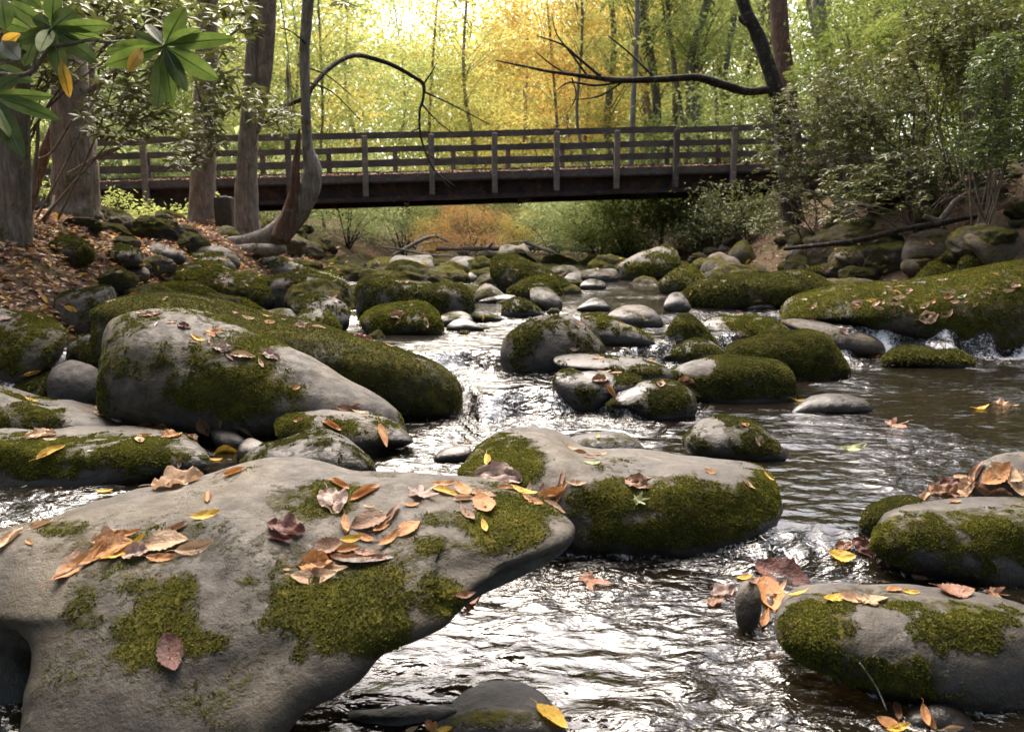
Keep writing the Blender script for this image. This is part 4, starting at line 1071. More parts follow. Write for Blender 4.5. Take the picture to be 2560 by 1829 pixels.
near_tree("sapling", "slim stem under the bridge on the right bank", (1802, 600), 24.5, 'brown',
          [[(1810, 625, 13), (1804, 560, 10), (1800, 490, 9), (1795, 380, 6), (1790, 250, 4), (1782, 150, 2)]])
# ---------------------------------------------------------------- foliage
def leaf_cards(P, size, rg, flat=0.4, width=0.45, droop=0.0, dirs=None):
    """one folded leaf blade per point: 5 corners, 2 quads hinged on the midrib"""
    n = len(P)
    size = np.broadcast_to(np.asarray(size, dtype=float), (n,))[:, None]
    if dirs is None:
        a = rg.uniform(0, 2 * math.pi, n)
        dirs = np.stack([np.cos(a), np.sin(a), rg.normal(0, flat, n) - droop], 1)
    dirs = dirs / (np.linalg.norm(dirs, axis=1)[:, None] + 1e-9)
    ref = rg.normal(size=(n, 3)) * np.array([flat, flat, 0.3]) + np.array([0, 0, 1.0])
    side = np.cross(dirs, ref)
    side /= np.linalg.norm(side, axis=1)[:, None] + 1e-9
    up = np.cross(side, dirs)
    L = size * rg.uniform(0.7, 1.25, n)[:, None]
    w = L * width * 0.5
    fold = up * w * 0.35
    bend = up * L * rg.uniform(-0.22, 0.05, n)[:, None]
    V = np.stack([P, P + dirs * L * 0.5 - side * w + fold, P + dirs * L + bend, P + dirs * L * 0.5 + side * w + fold], 1).reshape(-1, 3)
    i = np.arange(n)[:, None] * 4
    return V, np.concatenate([i + np.array([[0, 2, 1]]), i + np.array([[0, 3, 2]])])
def crown_points(ctr, rad, n, rg, clumps=40, spread=0.22, layer=0.45, hollow=0.35):
    d = rg.normal(size=(clumps, 3))
    d /= np.linalg.norm(d, axis=1)[:, None]
    cc = ctr + d * (hollow + (1 - hollow) * rg.random(clumps)[:, None] ** 0.6) * rad
    k = rg.integers(0, clumps, n)
    sz = rg.uniform(0.5, 1.4, clumps)
    off = rg.normal(size=(n, 3)) * spread * np.array([1, 1, layer]) * (np.asarray(rad).mean()) * sz[k][:, None]
    return cc[k] + off, cc
YEL = [(0.3, (0.38, 0.38, 0.11)), (0.45, (0.54, 0.5, 0.15)), (0.58, (0.64, 0.52, 0.15)), (0.72, (0.66, 0.45, 0.13))]
ORA = [(0.3, (0.42, 0.4, 0.12)), (0.45, (0.58, 0.44, 0.13)), (0.58, (0.64, 0.4, 0.12)), (0.72, (0.58, 0.5, 0.14))]
LIM = [(0.3, (0.19, 0.24, 0.08)), (0.45, (0.33, 0.38, 0.12)), (0.6, (0.46, 0.48, 0.16)), (0.75, (0.58, 0.53, 0.16))]
GRN = [(0.3, (0.07, 0.095, 0.025)), (0.5, (0.15, 0.185, 0.045)), (0.7, (0.27, 0.29, 0.07))]
OLV = [(0.3, (0.035, 0.045, 0.013)), (0.5, (0.085, 0.095, 0.026)), (0.7, (0.165, 0.165, 0.045))]
SAG = [(0.3, (0.2, 0.24, 0.1)), (0.5, (0.37, 0.42, 0.18)), (0.7, (0.54, 0.56, 0.26))]
RUS = [(0.3, (0.3, 0.17, 0.08)), (0.5, (0.48, 0.29, 0.13)), (0.7, (0.6, 0.36, 0.1))]
FOL = {'yel': mat_foliage("yellow_leaves", YEL), 'ora': mat_foliage("orange_leaves", ORA), 'lim': mat_foliage("lime_leaves", LIM), 'grn': mat_foliage("green_leaves", GRN),
       'olv': mat_foliage("rhododendron_leaves", OLV, 1.2, 0.3, 0.55), 'sag': mat_foliage("grey_green_leaves", SAG, 0.9, 0.5), 'rus': mat_foliage("russet_leaves", RUS, 1.2),
       'shn': mat_foliage("shiny_green_leaves", [(0.3, (0.03, 0.05, 0.012)), (0.5, (0.065, 0.095, 0.022)), (0.7, (0.12, 0.15, 0.038))], 1.4, 0.35, 0.5)}
def far_tree(label, px, Y, lean, half, col, zc=(4.0, 13.0), rw=2.4, n=2600, bark='brown', leaf=0.2, crown=True, group=None, seed=0, name="broadleaf_tree"):
    """a slim tree of the wood beyond the bridge: trunk, limbs and a layered crown"""
    rg = np.random.default_rng(abs(seed + int(px) * 7 + int(Y)))
    X = (px - PW / 2) / F * Y
    zg = float(ground_z(X, Y))
    root = empty(name, (X, Y, zg), label, "tree", group)
    top = zc[1] + 1.0
    lx = lean / F * Y
    P = np.array([[X, Y, zg - 0.3], [X + lx * 0.2, Y, zg + 2.2], [X + lx * 0.55 + rg.normal() * 0.12, Y + rg.normal() * 0.2, zg + 5], [X + lx + rg.normal() * 0.2, Y, zg + 9], [X + lx * 1.4, Y, zg + top]])
    r0 = half / F * Y * (0.62 if px < 1520 else 0.9)
    P[1:, 0] += rg.normal(size=4) * 0.16 * np.arange(1, 5) ** 0.7
    m = MB().tube(P, [r0 * 1.3, r0, r0 * 0.9, r0 * 0.72, r0 * 0.3], 8, 0.1, 5, px)
    ctr = np.array([X + lx * 0.7, Y, zg + (zc[0] + zc[1]) / 2])
    pts, cc = crown_points(ctr, np.array([rw, rw, (zc[1] - zc[0]) / 2]), n, rg, clumps=max(24, n // 70), spread=0.2, layer=0.22)
    for c in cc[:: max(1, len(cc) // 16)]:
        h = np.clip((c[2] - zg) / (top + 1e-6), 0.15, 0.9)
        s = np.array([np.interp(h * top, [0, 2.2, 5, 9, top], P[:, 0]), Y, zg + h * top * 0.8])
        m.tube([s, (s + c) / 2 + np.array([0, 0, 0.25]), c], [r0 * 0.22, r0 * 0.11, r0 * 0.04], 5, 0, 3)
    m.build("trunk", BARK[bark], root)
    V, Fc = leaf_cards(pts - np.array([X, Y, zg]), leaf, rg, 0.45, 0.6)
    link("crown", mesh("crown", V, Fc, FOL[col], smooth=False), root)
    return root
# trees of the wood beyond the bridge, each with its pixel column, distance, lean, half width, colour
FT = [
    (820, 34, 10, 6, 'lim', 3.0, 2800), (905, 46, -20, 7, 'yel', 3.2, 2600), (1010, 58, 0, 6, 'lim', 3.0, 2200), (1085, 40, 15, 7, 'lim', 3.0, 2600), (1208, 38, -25, 9, 'yel', 3.0, 2800),
    (1300, 52, 20, 8, 'yel', 3.4, 2800), (1395, 36, -30, 7, 'ora', 2.8, 3000), (1480, 44, -30, 9, 'ora', 3.2, 2800), (1560, 33, -60, 11, 'yel', 2.6, 2600), (1605, 40, -40, 10, 'yel', 3.0, 2600),
    (1648, 30, -90, 13, 'lim', 2.4, 2000), (1690, 47, -20, 11, 'lim', 3.0, 2200), (1722, 36, -35, 12, 'lim', 2.6, 2200), (1752, 28.5, -45, 13, 'lim', 2.2, 1800), (1800, 42, -10, 11, 'lim', 3.0, 2200),
    (1842, 34, 12, 9, 'lim', 2.6, 2200), (1890, 48, 0, 13, 'lim', 3.2, 2200), (2010, 40, 10, 9, 'lim', 2.8, 2200), (2120, 36, 10, 14, 'lim', 2.8, 2200), (2175, 50, 0, 14, 'grn', 3.2, 2200),
    (2260, 38, 10, 14, 'grn', 3.0, 2400), (2360, 30, -10, 15, 'grn', 2.8, 2600), (2470, 34, 5, 14, 'grn', 3.0, 2400),
    (720, 40, 20, 7, 'yel', 3.0, 2600), (640, 32, 0, 8, 'lim', 2.8, 2600), (560, 44, 5, 9, 'lim', 3.2, 2400), (430, 36, 0, 10, 'grn', 3.0, 2600), (330, 30, 10, 9, 'grn', 2.8, 2600), (210, 40, 0, 12, 'lim', 3.2, 2400), (90, 33, 0, 12, 'grn', 3.0, 2600), (-40, 28, 0, 12, 'grn', 3.0, 2400),
]
KINDS = {'lim': "lime green tree in the wood beyond the bridge", 'yel': "yellow autumn tree in the wood beyond the bridge", 'ora': "orange autumn tree in the wood beyond the bridge", 'grn': "dark green tree in the wood beyond the bridge"}
for i, (px, Y, lean, half, col, rw, n) in enumerate(FT):
    lo = 5.5 if col == 'ora' else 2.6 if px < 1500 else 3.6
    far_tree(KINDS[col], px, Y, lean, half, col, (lo, min(13.5 + 0.08 * Y, 0.37 * Y + 1.5)), rw, int(n * 2.6), 'pale' if i % 5 == 4 else 'far', 0.11 + 0.0018 * Y, True, col + " trees beyond the bridge", i)
# bare poles of the right hand wood
for i, (px, Y, lean, half) in enumerate([(1575, 26, -40, 8), (1625, 44, -25, 9), (1668, 38, 5, 8), (1705, 29, -30, 7), (1735, 44, -12, 9), (1775, 36, -30, 8), (1820, 29, -20, 8), (1865, 40, 6, 7), (1910, 33, -8, 8), (2005, 30, 12, 7), (2100, 44, 4, 8), (1440, 50, -40, 7), (1515, 30, -80, 7), (1340, 60, -20, 6)]):
    far_tree("slim bare-stemmed tree among the grey poles beyond the bridge", px, Y, lean, half, 'lim', (7, 15), 2, 700, 'far', 0.18, True, "slim poles beyond the bridge", 40 + i)

# understory shrubs in view under and over the bridge
def shrub(label, px, Y, w, h, col, n=1600, leaf=0.12, group=None, z0=None, stems=7, bark='dark', layer=0.6, clumps=30, cat="shrub", spread=0.2):
    rg = np.random.default_rng(abs(int(px * 3 + Y * 11)))
    X = (px - PW / 2) / F * Y
    zg = float(ground_z(X, Y)) if z0 is None else z0
    root = empty("shrub", (X, Y, zg), label, cat, group)
    pts, cc = crown_points(np.array([0, 0, h * 0.55]), np.array([w / 2, w / 2, h * 0.48]), n, rg, clumps, spread, layer, 0.25)
    pts[:, 2] = np.abs(pts[:, 2])
    m = MB()
    for c in cc[:stems]:
        m.tube([np.array([rg.normal() * 0.1, rg.normal() * 0.1, -0.15]), c * np.array([0.45, 0.45, 0.6]), c], [0.02 + 0.006 * h, 0.014, 0.005], 5, 0, 4)
    V = np.concatenate(m.v)
    link("stems", mesh("stems", V, m.f, BARK[bark]), root)
    V, Fc = leaf_cards(pts, leaf, rg, 0.6, 0.5)
    link("foliage", mesh("foliage", V, Fc, FOL[col], smooth=False), root)
    return root
shrub("russet twiggy bush in the middle under the bridge", 1165, 29, 4.2, 1.9, 'rus', 5200, 0.085, stems=24, bark='brown')
shrub("orange bush left of the russet one under the bridge", 1085, 30, 1.8, 1.5, 'ora', 1800, 0.09, stems=10, bark='brown')
shrub("pale green bush under the bridge near the bent tree", 870, 27, 4.6, 3.0, 'sag', 5200, 0.11)
shrub("grey-green bush behind the orange one under the bridge", 1010, 32, 4.2, 3.4, 'sag', 4400, 0.13)
shrub("yellow-tinged bush right of the russet one under the bridge", 1290, 31, 2.0, 1.8, 'yel', 2000, 0.1)
shrub("green bush under the middle of the bridge", 1385, 28, 3.6, 2.8, 'sag', 4400, 0.11)
shrub("dense pale green bush under the right half of the bridge", 1500, 26, 3.8, 3.0, 'sag', 6000, 0.11)
shrub("dark green bush at the right end under the bridge", 1650, 24, 3.4, 2.2, 'grn', 4800, 0.1)
shrub("dull olive bush under the leaning tree", 1760, 22, 2.8, 1.6, 'olv', 3600, 0.1)
shrub("pale bush under the bridge beside the forked trunk", 745, 24, 3.2, 2.2, 'sag', 3000, 0.1)
shrub("dusky low bush on the slope by the bridge's right end", 1865, 18.5, 2.8, 1.5, 'olv', 2600, 0.1)
shrub("dull bush on the soil slope under the bridge's right end", 1780, 20, 2.4, 1.3, 'olv', 2200, 0.1)
shrub("bright leafy seedlings at the foot of the straight brown trunk", 440, 16, 1.1, 0.55, 'lim', 420, 0.09, cat="plant", stems=5)
shrub("bright leafy seedlings left of the straight brown trunk", 325, 16.5, 1.6, 0.7, 'lim', 600, 0.09, cat="plant", stems=5)
shrub("bright seedling between stone post and straight trunk", 540, 15.2, 0.4, 0.6, 'lim', 160, 0.08, cat="plant", stems=3)
shrub("bright green sprig among the stones right of the bent tree", 795, 12.2, 0.7, 0.35, 'lim', 320, 0.06, cat="plant", stems=4)
shrub("bright green undergrowth plant behind the left edge trunk", 95, 14, 1.4, 1.9, 'lim', 900, 0.1, cat="plant", stems=5)
for i, (px, Y, w, h, col) in enumerate([(1560, 25, 4, 3.2, 'grn'), (1820, 25, 4.5, 4.2, 'lim'), (1480, 33, 5, 4.5, 'lim'), (1330, 36, 5, 4.5, 'sag'), (1180, 38, 5, 4.6, 'lim'), (1030, 40, 5.5, 4.6, 'lim'), (880, 36, 5, 4.2, 'lim'), (740, 32, 4.5, 4.2, 'lim'), (1680, 30, 4.5, 4.2, 'lim'), (1920, 26, 4, 4.4, 'grn'), (600, 30, 4, 4, 'lim'), (450, 26, 4, 3.6, 'sag'), (300, 25, 4, 3.6, 'sag'), (150, 24, 4, 3.6, 'sag'), (0, 22, 4, 4, 'sag'), (2100, 23, 4.5, 5.5, 'grn'), (2280, 21, 4.5, 6, 'grn'), (2440, 20, 4.5, 6.5, 'grn'), (2600, 19, 4.5, 6, 'grn'), (2000, 30, 5, 6, 'lim'), (2200, 32, 6, 8, 'lim'), (2400, 30, 6, 9, 'grn')]):
    shrub({'grn': "dark green understory bush seen over the bridge rails", 'lim': "lime understory bush seen over the bridge rails", 'sag': "grey-green understory bush seen over the bridge rails"}[col], px, Y, w, h, col, 4200, 0.14, col + " understory bushes over the rails", clumps=44)

# ---------------------------------------------------------------- rhododendron thicket
def blade(L, w, segs=5, cup=0.12, bend=-0.12):
    """one long oval evergreen leaf along +X, as vertices and faces"""
    V, Fc = [], []
    for i in range(segs + 1):
        u = i / segs
        ww = w * 0.5 * (math.sin(math.pi * min(1, u * 1.02 + 0.02) ** 0.85) ** 0.75) if 0 < i < segs else w * 0.05
        z = bend * L * u * u
        V += [(u * L, -ww, z + cup * ww * 1.2), (u * L, 0, z - 0.01 * L), (u * L, ww, z + cup * ww * 1.2)]
    for i in range(segs):
        for j in range(2):
            a = i * 3 + j
            Fc.append((a, a + 3, a + 4, a + 1))
    return np.array(V), Fc
BL_V, BL_F = blade(1.0, 0.30)
BL_F = np.array(BL_F)
def whorls(centres, rg, length, per=7, tilt=(-0.55, 0.35), axis=None):
    """whorls of long leaves at the ends of shoots, in one cloud of foliage"""
    Vs, n = [], 0
    for ci, c in enumerate(centres):
        k = int(rg.integers(per - 2, per + 2))
        a0 = rg.uniform(0, 6.28)
        for j in range(k):
            a = a0 + j * 2 * math.pi / k + rg.normal() * 0.2
            el = rg.uniform(*tilt)
            L = length * rg.uniform(0.65, 1.2)
            X_ = np.array([math.cos(a) * math.cos(el), math.sin(a) * math.cos(el), math.sin(el)])
            Y_ = np.array([-math.sin(a), math.cos(a), rg.normal() * 0.35])
            Y_ /= np.linalg.norm(Y_)
            Z_ = np.cross(X_, Y_)
            Vs.append(c + (BL_V @ np.stack([X_, Y_, Z_])) * L)
            n += 1
    V = np.concatenate(Vs)
    Fc = (np.arange(n)[:, None, None] * len(BL_V) + BL_F[None]).reshape(-1, 4)
    return V, Fc
def rhodo(label, pxs, Y, base, n, length, col, seed, stems=9, sp=0.16, group=None, per=7, bark='brown', depth=1.0, hang=False):
    """pxs: pixel blobs (x, y, rx, ry) that the crown fills at distance Y; base: pixel of the foot"""
    rg = np.random.default_rng(seed)
    b = at(base[0], base[1], Y)
    if not hang:
        b[2] = float(ground_z(b[0], b[1]))
    root = empty("rhododendron", b, label, "shrub", group)
    cen, tw = [], MB()
    area = sum(q[2] * q[3] for q in pxs)
    for q in pxs:
        m = int(n * q[2] * q[3] / area) + 1
        for _ in range(m):
            a, r = rg.uniform(0, 6.28), math.sqrt(rg.random())
            y = Y + rg.normal() * 0.5 * depth
            cen.append(at(q[0] + q[2] * r * math.cos(a), q[1] + q[3] * r * math.sin(a), y))
    cen = np.array(cen)
    keep = fbm(cen * 1.3 + seed, 2) > -0.3
    cen = cen[keep]
    for i in range(stems):
        t = cen[int(rg.integers(len(cen)))]
        mid = (b + t) / 2 + rg.normal(size=3) * 0.18 + np.array([0, 0, 0.2])
        tw.tube([b + rg.normal(size=3) * np.array([0.15, 0.15, 0.0]) - np.array([0, 0, 0.1]), mid, t], [0.017, 0.011, 0.004], 5, 0.15, 5, i)
        for c in cen[np.argsort(((cen - t) ** 2).sum(1))[1:7]]:
            tw.tube([mid * 0.4 + t * 0.6, (t + c) / 2 + rg.normal(size=3) * 0.05, c], [0.007, 0.005, 0.003], 4, 0, 3)
    V = np.concatenate(tw.v) - b
    link("stems", mesh("stems", V, tw.f, BARK[bark]), root)
    V, Fc = whorls(cen - b, rg, length, per)
    link("foliage", mesh("foliage", V, Fc, FOL[col]), root)
    return root
rhodo("greyish rhododendron spilling over the right end of the bridge", [(2010, 330, 130, 110), (1960, 420, 90, 60), (2060, 250, 110, 70)], 15.5, (2120, 560), 1053, 0.100, 'olv', 3)
rhodo("tall greyish rhododendron in the middle of the right thicket", [(2180, 220, 150, 110), (2200, 350, 150, 90)], 14.2, (2290, 540), 1404, 0.100, 'olv', 4, 14)
rhodo("shiny bright green shrub at the right edge of the thicket", [(2500, 250, 90, 170), (2480, 360, 110, 70)], 11.0, (2480, 520), 1287, 0.073, 'shn', 5, 10)
rhodo("dark rhododendron filling the top right corner", [(2420, 70, 170, 110), (2330, 170, 120, 90)], 12.6, (2400, 540), 1404, 0.100, 'olv', 6, 12)
rhodo("olive rhododendron low over the boulders in the right thicket", [(2300, 430, 140, 60), (2150, 460, 110, 50), (2420, 440, 120, 50)], 12.8, (2340, 560), 897, 0.093, 'olv', 7, 12)
rhodo("lighter green shrub crowning the middle of the right thicket", [(2150, 120, 140, 50), (2050, 190, 90, 40), (2260, 90, 100, 60)], 17.5, (2200, 560), 1248, 0.093, 'grn', 8, 8)
rhodo("low rhododendron hanging by the bank under the bridge's right end", [(1985, 500, 70, 40), (1930, 560, 70, 30), (2060, 540, 60, 30)], 15.0, (2030, 600), 312, 0.087, 'olv', 9, 7)
rhodo("dusky rhododendron behind the whorled branch at top left", [(330, 180, 120, 120), (300, 290, 110, 60), (420, 330, 80, 60)], 9.0, (120, 590), 299, 0.128, 'olv', 12, 3)
rhodo("rhododendron hanging before the straight brown trunk", [(500, 330, 70, 80), (560, 200, 70, 90), (470, 400, 50, 30)], 10.0, (330, -140), 218, 0.136, 'olv', 13, 2, hang=True)
rhodo("small rhododendron sprays between the forked trunk and the bent tree", [(690, 300, 60, 40), (660, 260, 40, 40)], 11.6, (640, -160), 100, 0.119, 'olv', 14, 1, hang=True)
rhodo("shaded rhododendron at the top left corner", [(90, 40, 150, 70), (80, 170, 110, 70), (290, 40, 140, 60), (420, 30, 90, 50)], 8.2, (-60, 640), 345, 0.136, 'olv', 15, 4)
rhodo("rhododendron sprays at the top between the straight and forked trunks", [(570, 60, 70, 60), (590, 20, 60, 30)], 9.5, (520, -160), 78, 0.145, 'olv', 16, 1, hang=True)
rhodo("low sprawling rhododendron over the right bank boulders", [(2230, 500, 120, 35), (2110, 540, 80, 30), (2480, 460, 80, 50)], 12.2, (2300, 570), 225, 0.094, 'olv', 19, 8)
# sprig hanging into the picture from above, between bent tree and sky
rhodo("little dark sprig hanging at the top beside the bent tree", [(862, 10, 14, 8)], 11.0, (880, -160), 2, 0.200, 'olv', 17, 1, hang=True)

# ---------------------------------------------------------------- the branch close to the camera, leaf by leaf
def mat_near_leaf(name, c1, c2, c3):
    t = NT(name)
    v = t.coord()
    a = t.noise(v, 18.0, 4, 0.6)
    col = t.ramp(a, [(0.3, c1), (0.5, c2), (0.72, c3)])
    tc = t.n("TexCoord").outputs["UV"]
    p = t.n("BsdfPrincipled", {"Base Color": col, "Roughness": 0.6, "Specular IOR Level": 0.2, "Normal": t.bump(t.noise(v, 60.0, 3, 0.6), 0.25, 0.004)}).outputs[0]
    tr = t.n("BsdfTranslucent", {"Color": col}).outputs[0]
    return t.done(t.n("MixShader", {0: 0.38, 1: p, 2: tr}).outputs[0])
NL = {'g': mat_near_leaf("rhododendron_green", (0.0638, 0.102, 0.0187), (0.1062, 0.1573, 0.0298), (0.153, 0.2125, 0.0467)), 'd': mat_near_leaf("rhododendron_dark", (0.0255, 0.0425, 0.0127), (0.0425, 0.0638, 0.0187), (0.068, 0.0935, 0.0298)),
      'y': mat_near_leaf("rhododendron_yellow", (0.357, 0.204, 0.0255), (0.4675, 0.2805, 0.0382), (0.51, 0.357, 0.068)), 'w': mat_near_leaf("rhododendron_pale", (0.136, 0.1615, 0.136), (0.187, 0.2125, 0.187), (0.255, 0.272, 0.2465))}
nb_base = at(-120, 470, 2.45)
near_br = empty("rhododendron_branch", nb_base, "close rhododendron branch with big green whorled leaves at top left", "branch")
def near_leaf(c, tip, wpx, col, Y0, Y1, arch=0.1, roll=0.0):
    a, b = at(*nat('c1', c), Y0), at(*nat('c1', tip), Y1)
    d = b - a
    L = float(np.linalg.norm(d))
    X_ = d / L
    view = CAM - (a + b) / 2
    view /= np.linalg.norm(view)
    Z_ = view - X_ * view.dot(X_)
    Z_ /= np.linalg.norm(Z_)
    Y_ = np.cross(Z_, X_)
    Z_, Y_ = Z_ * math.cos(roll) + Y_ * math.sin(roll), Y_ * math.cos(roll) - Z_ * math.sin(roll)
    w = wpx / 2.537 / F * (Y0 + Y1) / 2
    V, Fc = [], []
    S, K = 16, 6
    for i in range(S + 1):
        u = i / S
        prof = (math.sin(math.pi * u ** 1.15)) ** 0.62 if 0 < u < 1 else 0.0
        prof = max(prof * (0.35 + 0.65 * sstep(0.0, 0.35, u)), 0.035)
        for j in range(K + 1):
            v = j / K * 2 - 1
            yy = v * w / 2 * prof
            zz = arch * L * math.sin(math.pi * u) * 0.6 + 0.16 * abs(yy) - (0.006 * L if j == K // 2 else 0) + 0.004 * L * math.sin(u * 30) * abs(v)
            V.append(a + X_ * (u * L) + Y_ * yy + Z_ * zz)
    for i in range(S):
        for j in range(K):
            p = i * (K + 1) + j
            Fc.append((p, p + K + 1, p + K + 2, p + 1))
    lf = MB().add(V, Fc).build("leaf", NL[col], near_br)
    m = MB()
    m.tube([a - Z_ * 0.002, (a + b) / 2 + Z_ * (arch * L * 0.6 + 0.0006), b], [0.0022, 0.0014, 0.0005], 5, 0, 6)
    m.build("midrib", NL['w' if col == 'd' else col], near_br).parent = lf
W1 = (1040, 290)
for tip, w, col, dy, roll in (((1172, 55), 115, 'g', 0.05, 0.3), ((1270, 185), 95, 'g', -0.02, -0.3), ((1495, 245), 95, 'g', -0.03, 0.25), ((1385, 505), 125, 'g', -0.04, -0.15), ((998, 690), 110, 'd', -0.03, 0.15),
                         ((1095, 670), 92, 'g', -0.05, -0.2), ((1185, 582), 95, 'd', -0.05, -0.1), ((668, 330), 100, 'g', 0.03, -0.35), ((662, 415), 110, 'g', -0.06, 0.2), ((848, 205), 60, 'd', 0.08, 0.2), ((925, 155), 60, 'd', 0.1, -0.4), ((1010, 200), 40, 'd', 0.1, 0.5)):
    near_leaf(W1, tip, w, col, 2.3, 2.3 + dy, 0.06, roll)
near_leaf((905, 300), (812, 455), 70, 'y', 2.27, 2.2, 0.1)
W2 = (330, 175)
for tip, w, col, dy, roll in (((708, 160), 78, 'g', -0.05, 0.1), ((655, 252), 85, 'g', -0.04, -0.2), ((475, 70), 110, 'd', 0.03, 0.1), ((345, -70), 100, 'g', 0.05, 0.2), ((205, 115), 95, 'd', -0.03, -0.5), ((60, 20), 100, 'g', 0.08, 0.3), ((100, 270), 80, 'd', -0.1, 0.3), ((620, 400), 100, 'd', -0.03, -0.1), ((250, 330), 90, 'g', -0.12, -0.4), ((400, 510), 100, 'd', -0.05, -0.15)):
    near_leaf(W2, tip, w, col, 2.38, 2.38 + dy, 0.06, roll)
near_leaf((385, 370), (442, 620), 68, 'y', 2.34, 2.3, 0.12)
near_leaf((20, 290), (130, 215), 80, 'y', 2.36, 2.3, 0.1)
near_leaf((60, 470), (55, 600), 62, 'y', 2.3, 2.26, 0.1)
near_leaf((10, 250), (125, 380), 110, 'w', 2.34, 2.3, 0.1)
W3 = (-60, 600)
for tip, w, col, dy, roll in (((345, 615), 72, 'g', -0.05, 0.1), ((385, 765), 95, 'g', -0.08, 0.3), ((155, 1000), 130, 'd', -0.12, -0.2), ((60, 870), 80, 'g', -0.1, 0.3), ((120, 480), 80, 'd', 0.04, 0.3)):
    near_leaf(W3, tip, w, col, 2.2, 2.2 + dy, 0.06, roll)
near_leaf((10, -40), (35, 185), 100, 'g', 2.3, 2.25, 0.05)
for c_, tip, w, col in (((-60, 30), (150, 90), 80, 'd'), ((-60, 120), (190, 190), 85, 'g'), ((60, -120), (270, 60), 90, 'g'), ((-80, 330), (170, 330), 80, 'd'), ((-50, 420), (210, 520), 90, 'd'), ((240, 200), (150, 420), 90, 'd'), ((560, 255), (640, 150), 50, 'd'), ((560, 255), (560, 380), 60, 'd')):
    near_leaf(c_, tip, w, col, 2.5, 2.46, 0.06, 0.1)
for line, rad in (([(-300, 470), (0, 472), (110, 480), (205, 455), (260, 380), (330, 298), (440, 282), (565, 256), (700, 270), (810, 265), (905, 298), (1040, 290)], 0.0075), ([(205, 455), (240, 330), (330, 175)], 0.005), ([(-300, 560), (-180, 600), (-60, 600)], 0.006), ([(810, 265), (870, 295), (930, 290)], 0.003)):
    P_ = [at(*nat('c1', q), 2.4 - 0.1 * i / len(line)) for i, q in enumerate(line)]
    MB().tube(P_, np.linspace(rad, rad * 0.55, len(P_)), 7, 0.15, 6, 3).build("twig", BARK['grey'], near_br)

# ---------------------------------------------------------------- the closed wood all round: far mass of leaves
def woods(name, n, ctr, inner, outer, a0, a1, z0, z1, leaf, col, seed, gap=None):
    rg = np.random.default_rng(seed)
    k = 900
    ca = rg.uniform(a0, a1, k)
    cr = np.sqrt(rg.uniform(inner ** 2, outer ** 2, k))
    ctrs = np.stack([np.sin(ca) * cr, np.cos(ca) * cr, rg.uniform(0, 1, k) ** 0.9 * (z1 - z0) + z0], 1) + np.array([ctr[0], ctr[1], 0])
    i = rg.integers(0, k, n)
    P = ctrs[i] + rg.normal(size=(n, 3)) * np.array([1.5, 1.5, 0.9]) * (inner / 30) * rg.uniform(0.5, 1.3, (k, 1))[i]
    P[:, 2] += ground_z(P[:, 0], P[:, 1]) * 0.9
    if gap is not None:
        qx, qy, zc = project(P)
        P = P[~((zc > 0) & ((((qx - gap[0]) / gap[2]) ** 2 + ((qy - gap[1]) / gap[3]) ** 2) < 1 + 0.5 * rg.normal(size=len(P))))]
    V, Fc = leaf_cards(P, leaf, rg, 0.6, 0.65)
    return tag(link(name, mesh(name, V, Fc, FOL[col], smooth=False)), kind="stuff")
R_ = math.radians
woods("woods", 110000, (0, 0), 62, 95, R_(-26), R_(10), 0, 17, 0.4, 'lim', 1, (1005, 50, 46, 58))
woods("woods", 40000, (0, 0), 60, 92, R_(-5), R_(14), 2, 19, 0.4, 'yel', 2, (1005, 50, 46, 58))
woods("woods", 80000, (0, 0), 52, 90, R_(8), R_(60), 0, 20, 0.4, 'lim', 3)
woods("woods", 80000, (0, 0), 45, 85, R_(-75), R_(-20), 0, 20, 0.4, 'grn', 4)
# the same wood behind and beside the photographer closes in the light
woods("woods", 30000, (0, -3), 7, 22, R_(80), R_(280), 3, 26, 0.8, 'grn', 5)
woods("woods", 8000, (0, 6), 13, 22, R_(-105), R_(-55), 3, 18, 0.7, 'grn', 6)
woods("woods", 14000, (0, 6), 12, 20, R_(55), R_(105), 3, 18, 0.7, 'grn', 7)
woods("woods", 5500, (0, -5), 1, 11, R_(0), R_(360), 8, 15, 0.7, 'grn', 9)  # unseen overhead leaves, added to keep sky light off the stone fronts
woods("woods", 34000, (0, 0), 26, 44, R_(27), R_(58), 0, 10, 0.3, 'grn', 10)
woods("woods", 24000, (0, 0), 24, 42, R_(-62), R_(-24), 0, 8, 0.3, 'sag', 11)
